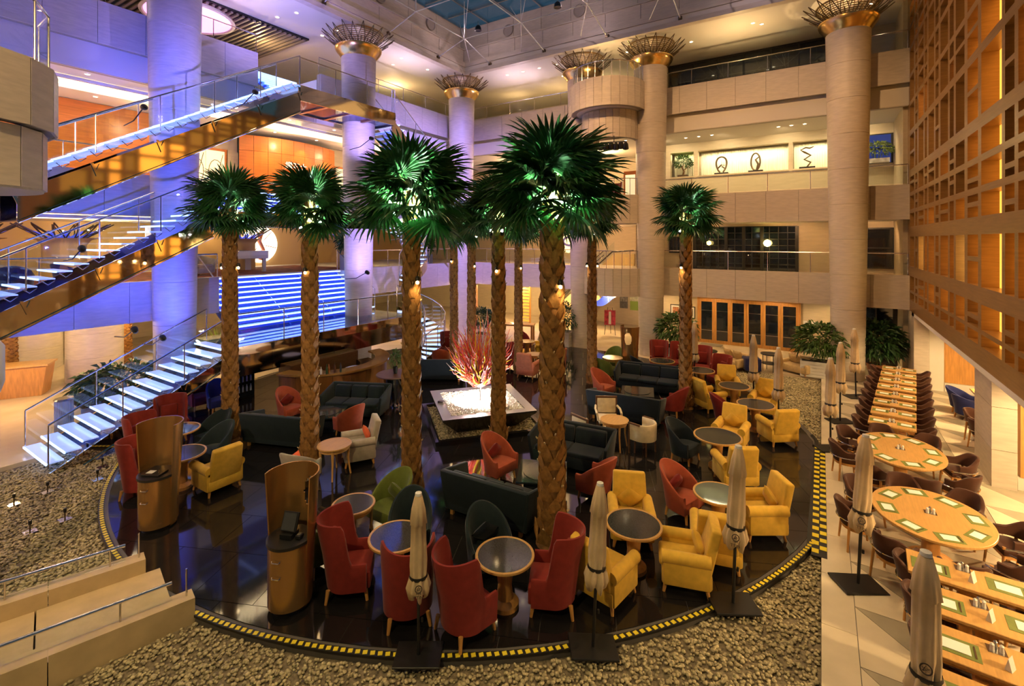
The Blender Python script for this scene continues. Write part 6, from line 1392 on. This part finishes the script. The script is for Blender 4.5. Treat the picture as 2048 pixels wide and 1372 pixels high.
# wooden louvre door frames under the corner balcony
for i, (l, x, y) in enumerate((('glowing amber louvre door left of the corner column', -17.8, 23.4), ('glowing amber louvre door right of the corner column', -15.6, 26.0))):
    d = thing('door_%d' % (i+7), l, 'door', (x, y, 0), kind='structure'); part('door_frame', MB().box(-.35, -.27, -.05, .05, 0, 2.5).box(.27, .35, -.05, .05, 0, 2.5), WOOD, d)
    for k in range(12): part('louvre', MB().box(-.27, .27, -.03, .03, .1+k*.2, .1+k*.2+.12), mat('amber_louvre', (.8, .35, .05), .4, emit=.7, ecol=(1, .42, .06)), d)
# recessed spots in the top ceiling and under the galleries
SPM = MB().lathe([(.001, -.012), (.05, -.01), (.07, 0)], 14, cap=False).mesh('lens', mat('ceiling_spot_glow', (1, .9, .7), .3, emit=18, ecol=(1, .78, .48)))
SPR = MB().lathe([(.07, -.012), (.09, -.008), (.095, 0)], 16, cap=False).mesh('trim_ring', WHITE)
def spots(pts, z, label, grp):
    for x, y in pts:
        t = thing('ceiling_spot', label, 'ceiling light', (x, y, z), 0, grp); put('lens', SPM, t); put('trim_ring', SPR, t)
spots([(-17.6, 4+1.9*k) for k in range(9)]+[(-18.6, 3+2.1*k) for k in range(8)], 14.245, 'tiny recessed spot in the top ceiling above the stairs', 'recessed spots above the stairs')
spots([(-14.5+1.0*k, 22.2) for k in range(4)]+[(-12, 24), (-7.9, 22.6), (-7.6, 22.9), (-5, 23), (-2.4, 22.4), (-2.1, 22.7), (1.8, 21.6), (2.0, 22.3), (1.6, 23)], 14.245, 'tiny recessed spot in the top ceiling near the far balconies', 'recessed spots near the far balconies')
spots([(-18.7, 1+2.2*k) for k in range(9)]+[(-21.4, 2+2.2*k) for k in range(8)], 10.215, 'recessed spot in the ballroom foyer ceiling', 'recessed spots of the ballroom foyer')
spots([(-5.6+.6*k, 24.6) for k in range(3)]+[(-1.6+.5*k, 24.4) for k in range(3)]+[(-8.3, 23.6), (-9.4, 24.5)], 10.215, 'recessed spot in the ceiling before the niches', 'recessed spots before the niches')
# rounded balcony nose near the camera and the pedestal at the left edge
nb = fascia('wall_near', 'large rounded stone balcony nose close to the viewer at the upper left', [(-10.9+1.55*cos(a), 1.15+1.55*sin(a)) for a in [R(-100+20*i) for i in range(11)]], 6.88, 7.86, side=1)
fascia('wall_near_1', 'lower drum of the rounded balcony close to the viewer', [(-10.9+1.42*cos(a), 1.15+1.42*sin(a)) for a in [R(-100+20*i) for i in range(11)]], 5.98, 6.86, side=1)
solid('ceiling_near', MB().prism([(-10.9+1.4*cos(a), 1.15+1.4*sin(a)) for a in [2*PI*i/40 for i in range(40)]], 5.95, 6.0), CEIL, 'flat underside of the rounded balcony near the viewer', 'ceiling')
railing('glass_railing', 'curved glass railing on the rounded balcony near the viewer', [(-10.9+1.45*cos(a), 1.15+1.45*sin(a)) for a in [R(-100+25*i) for i in range(9)]], 7.86, .95, 9)
q = Vector((-10.62, 1.74, 0)); t = thing('lantern_post', 'pale rounded lantern post at the left frame edge', 'lamp post', q)
part('shaft', MB().cyl(0, 0, -.1, 2.45, .23, n=24), WHITE, t, smooth=True); part('neck', MB().cyl(0, 0, 2.45, 2.8, .12, n=16), BLACK, t, smooth=True); part('shade', MB().lathe([(.12, 2.76), (.28, 2.88), (.33, 3.05), (.33, 3.58), (.28, 3.66)], 24), WHITE, t, smooth=True)

FLC = MB().lathe([(.001, .2), (.03, .2), (.09, .14), (.11, -.06)], 14, cap=False).mesh('lamp_can', BLACK, smooth=True)
for i, (y, z, tz) in enumerate([(a[0], a[1], a[2]) for a in ADDED_FLOODS]+[(a[0], a[1], a[1]+1) for a in ADDED_FLOODS2]):  # bodies and arms for the added floods, no such fittings known
    t = thing('flood_lamp', 'small black flood lamp '+(f'on an arm beside the {"lowest" if z < 3.2 else "middle" if z < 7 else "upper"} glass stairs' if 2.5 < y < 15 else ('hanging on a cable in the far corner' if y > 15 else 'on a stake in the left pebble bed')), 'flood lamp', (-14.2, y, z), 0, 'blue flood lamps along the stairs')
    q_ = Vector((3.7, -.6, z-tz)).to_track_quat('Z', 'Y').to_euler(); put('lamp_can', FLC, t, (.02, 0, 0), rot=q_, scale=.7); part('arm', MB().tube([(0, 0, 0), (-.6, 0, -.25), (-1.2, 0, -.3)], .015, 5) if 2.5 < y < 15 else (MB().tube([(0, 0, 0), (0, 0, 14.9-z)], .008, 5) if y > 15 else MB().tube([(0, 0, 0), (0, 0, -z-.1)], .02, 6)), BLACK, t)
# added cans for the fill spots at the truss
for i, (x, y) in enumerate(FILL_LAMPS):
    c = put('lamp_can', cached('can2', lambda: MB().lathe([(.05, .22), (.12, .15), (.15, .0), (.16, -.02), (.13, .0)], 14).mesh('lamp_can', BLACK, smooth=True)), tr, (x, y, 14.64)); put('clamp', cached('clamp', lambda: MB().cyl(0, 0, .2, .4, .02, n=6).mesh('clamp', STEEL)), c)
for n_ in ('warm_bulb', 'cold_bulb', 'ceiling_spot_glow', 'white_sign_letter', 'blue_lit_petal', 'deep_blue_riser', 'dull_olive_pane', 'dim_street_glass', 'dusk_blue_window', 'blue_wave_glass', 'amber_louvre', 'globe_glow_12', 'globe_glow_17'):
    if n_ in MATS: MATS[n_].cycles.emission_sampling = 'NONE'
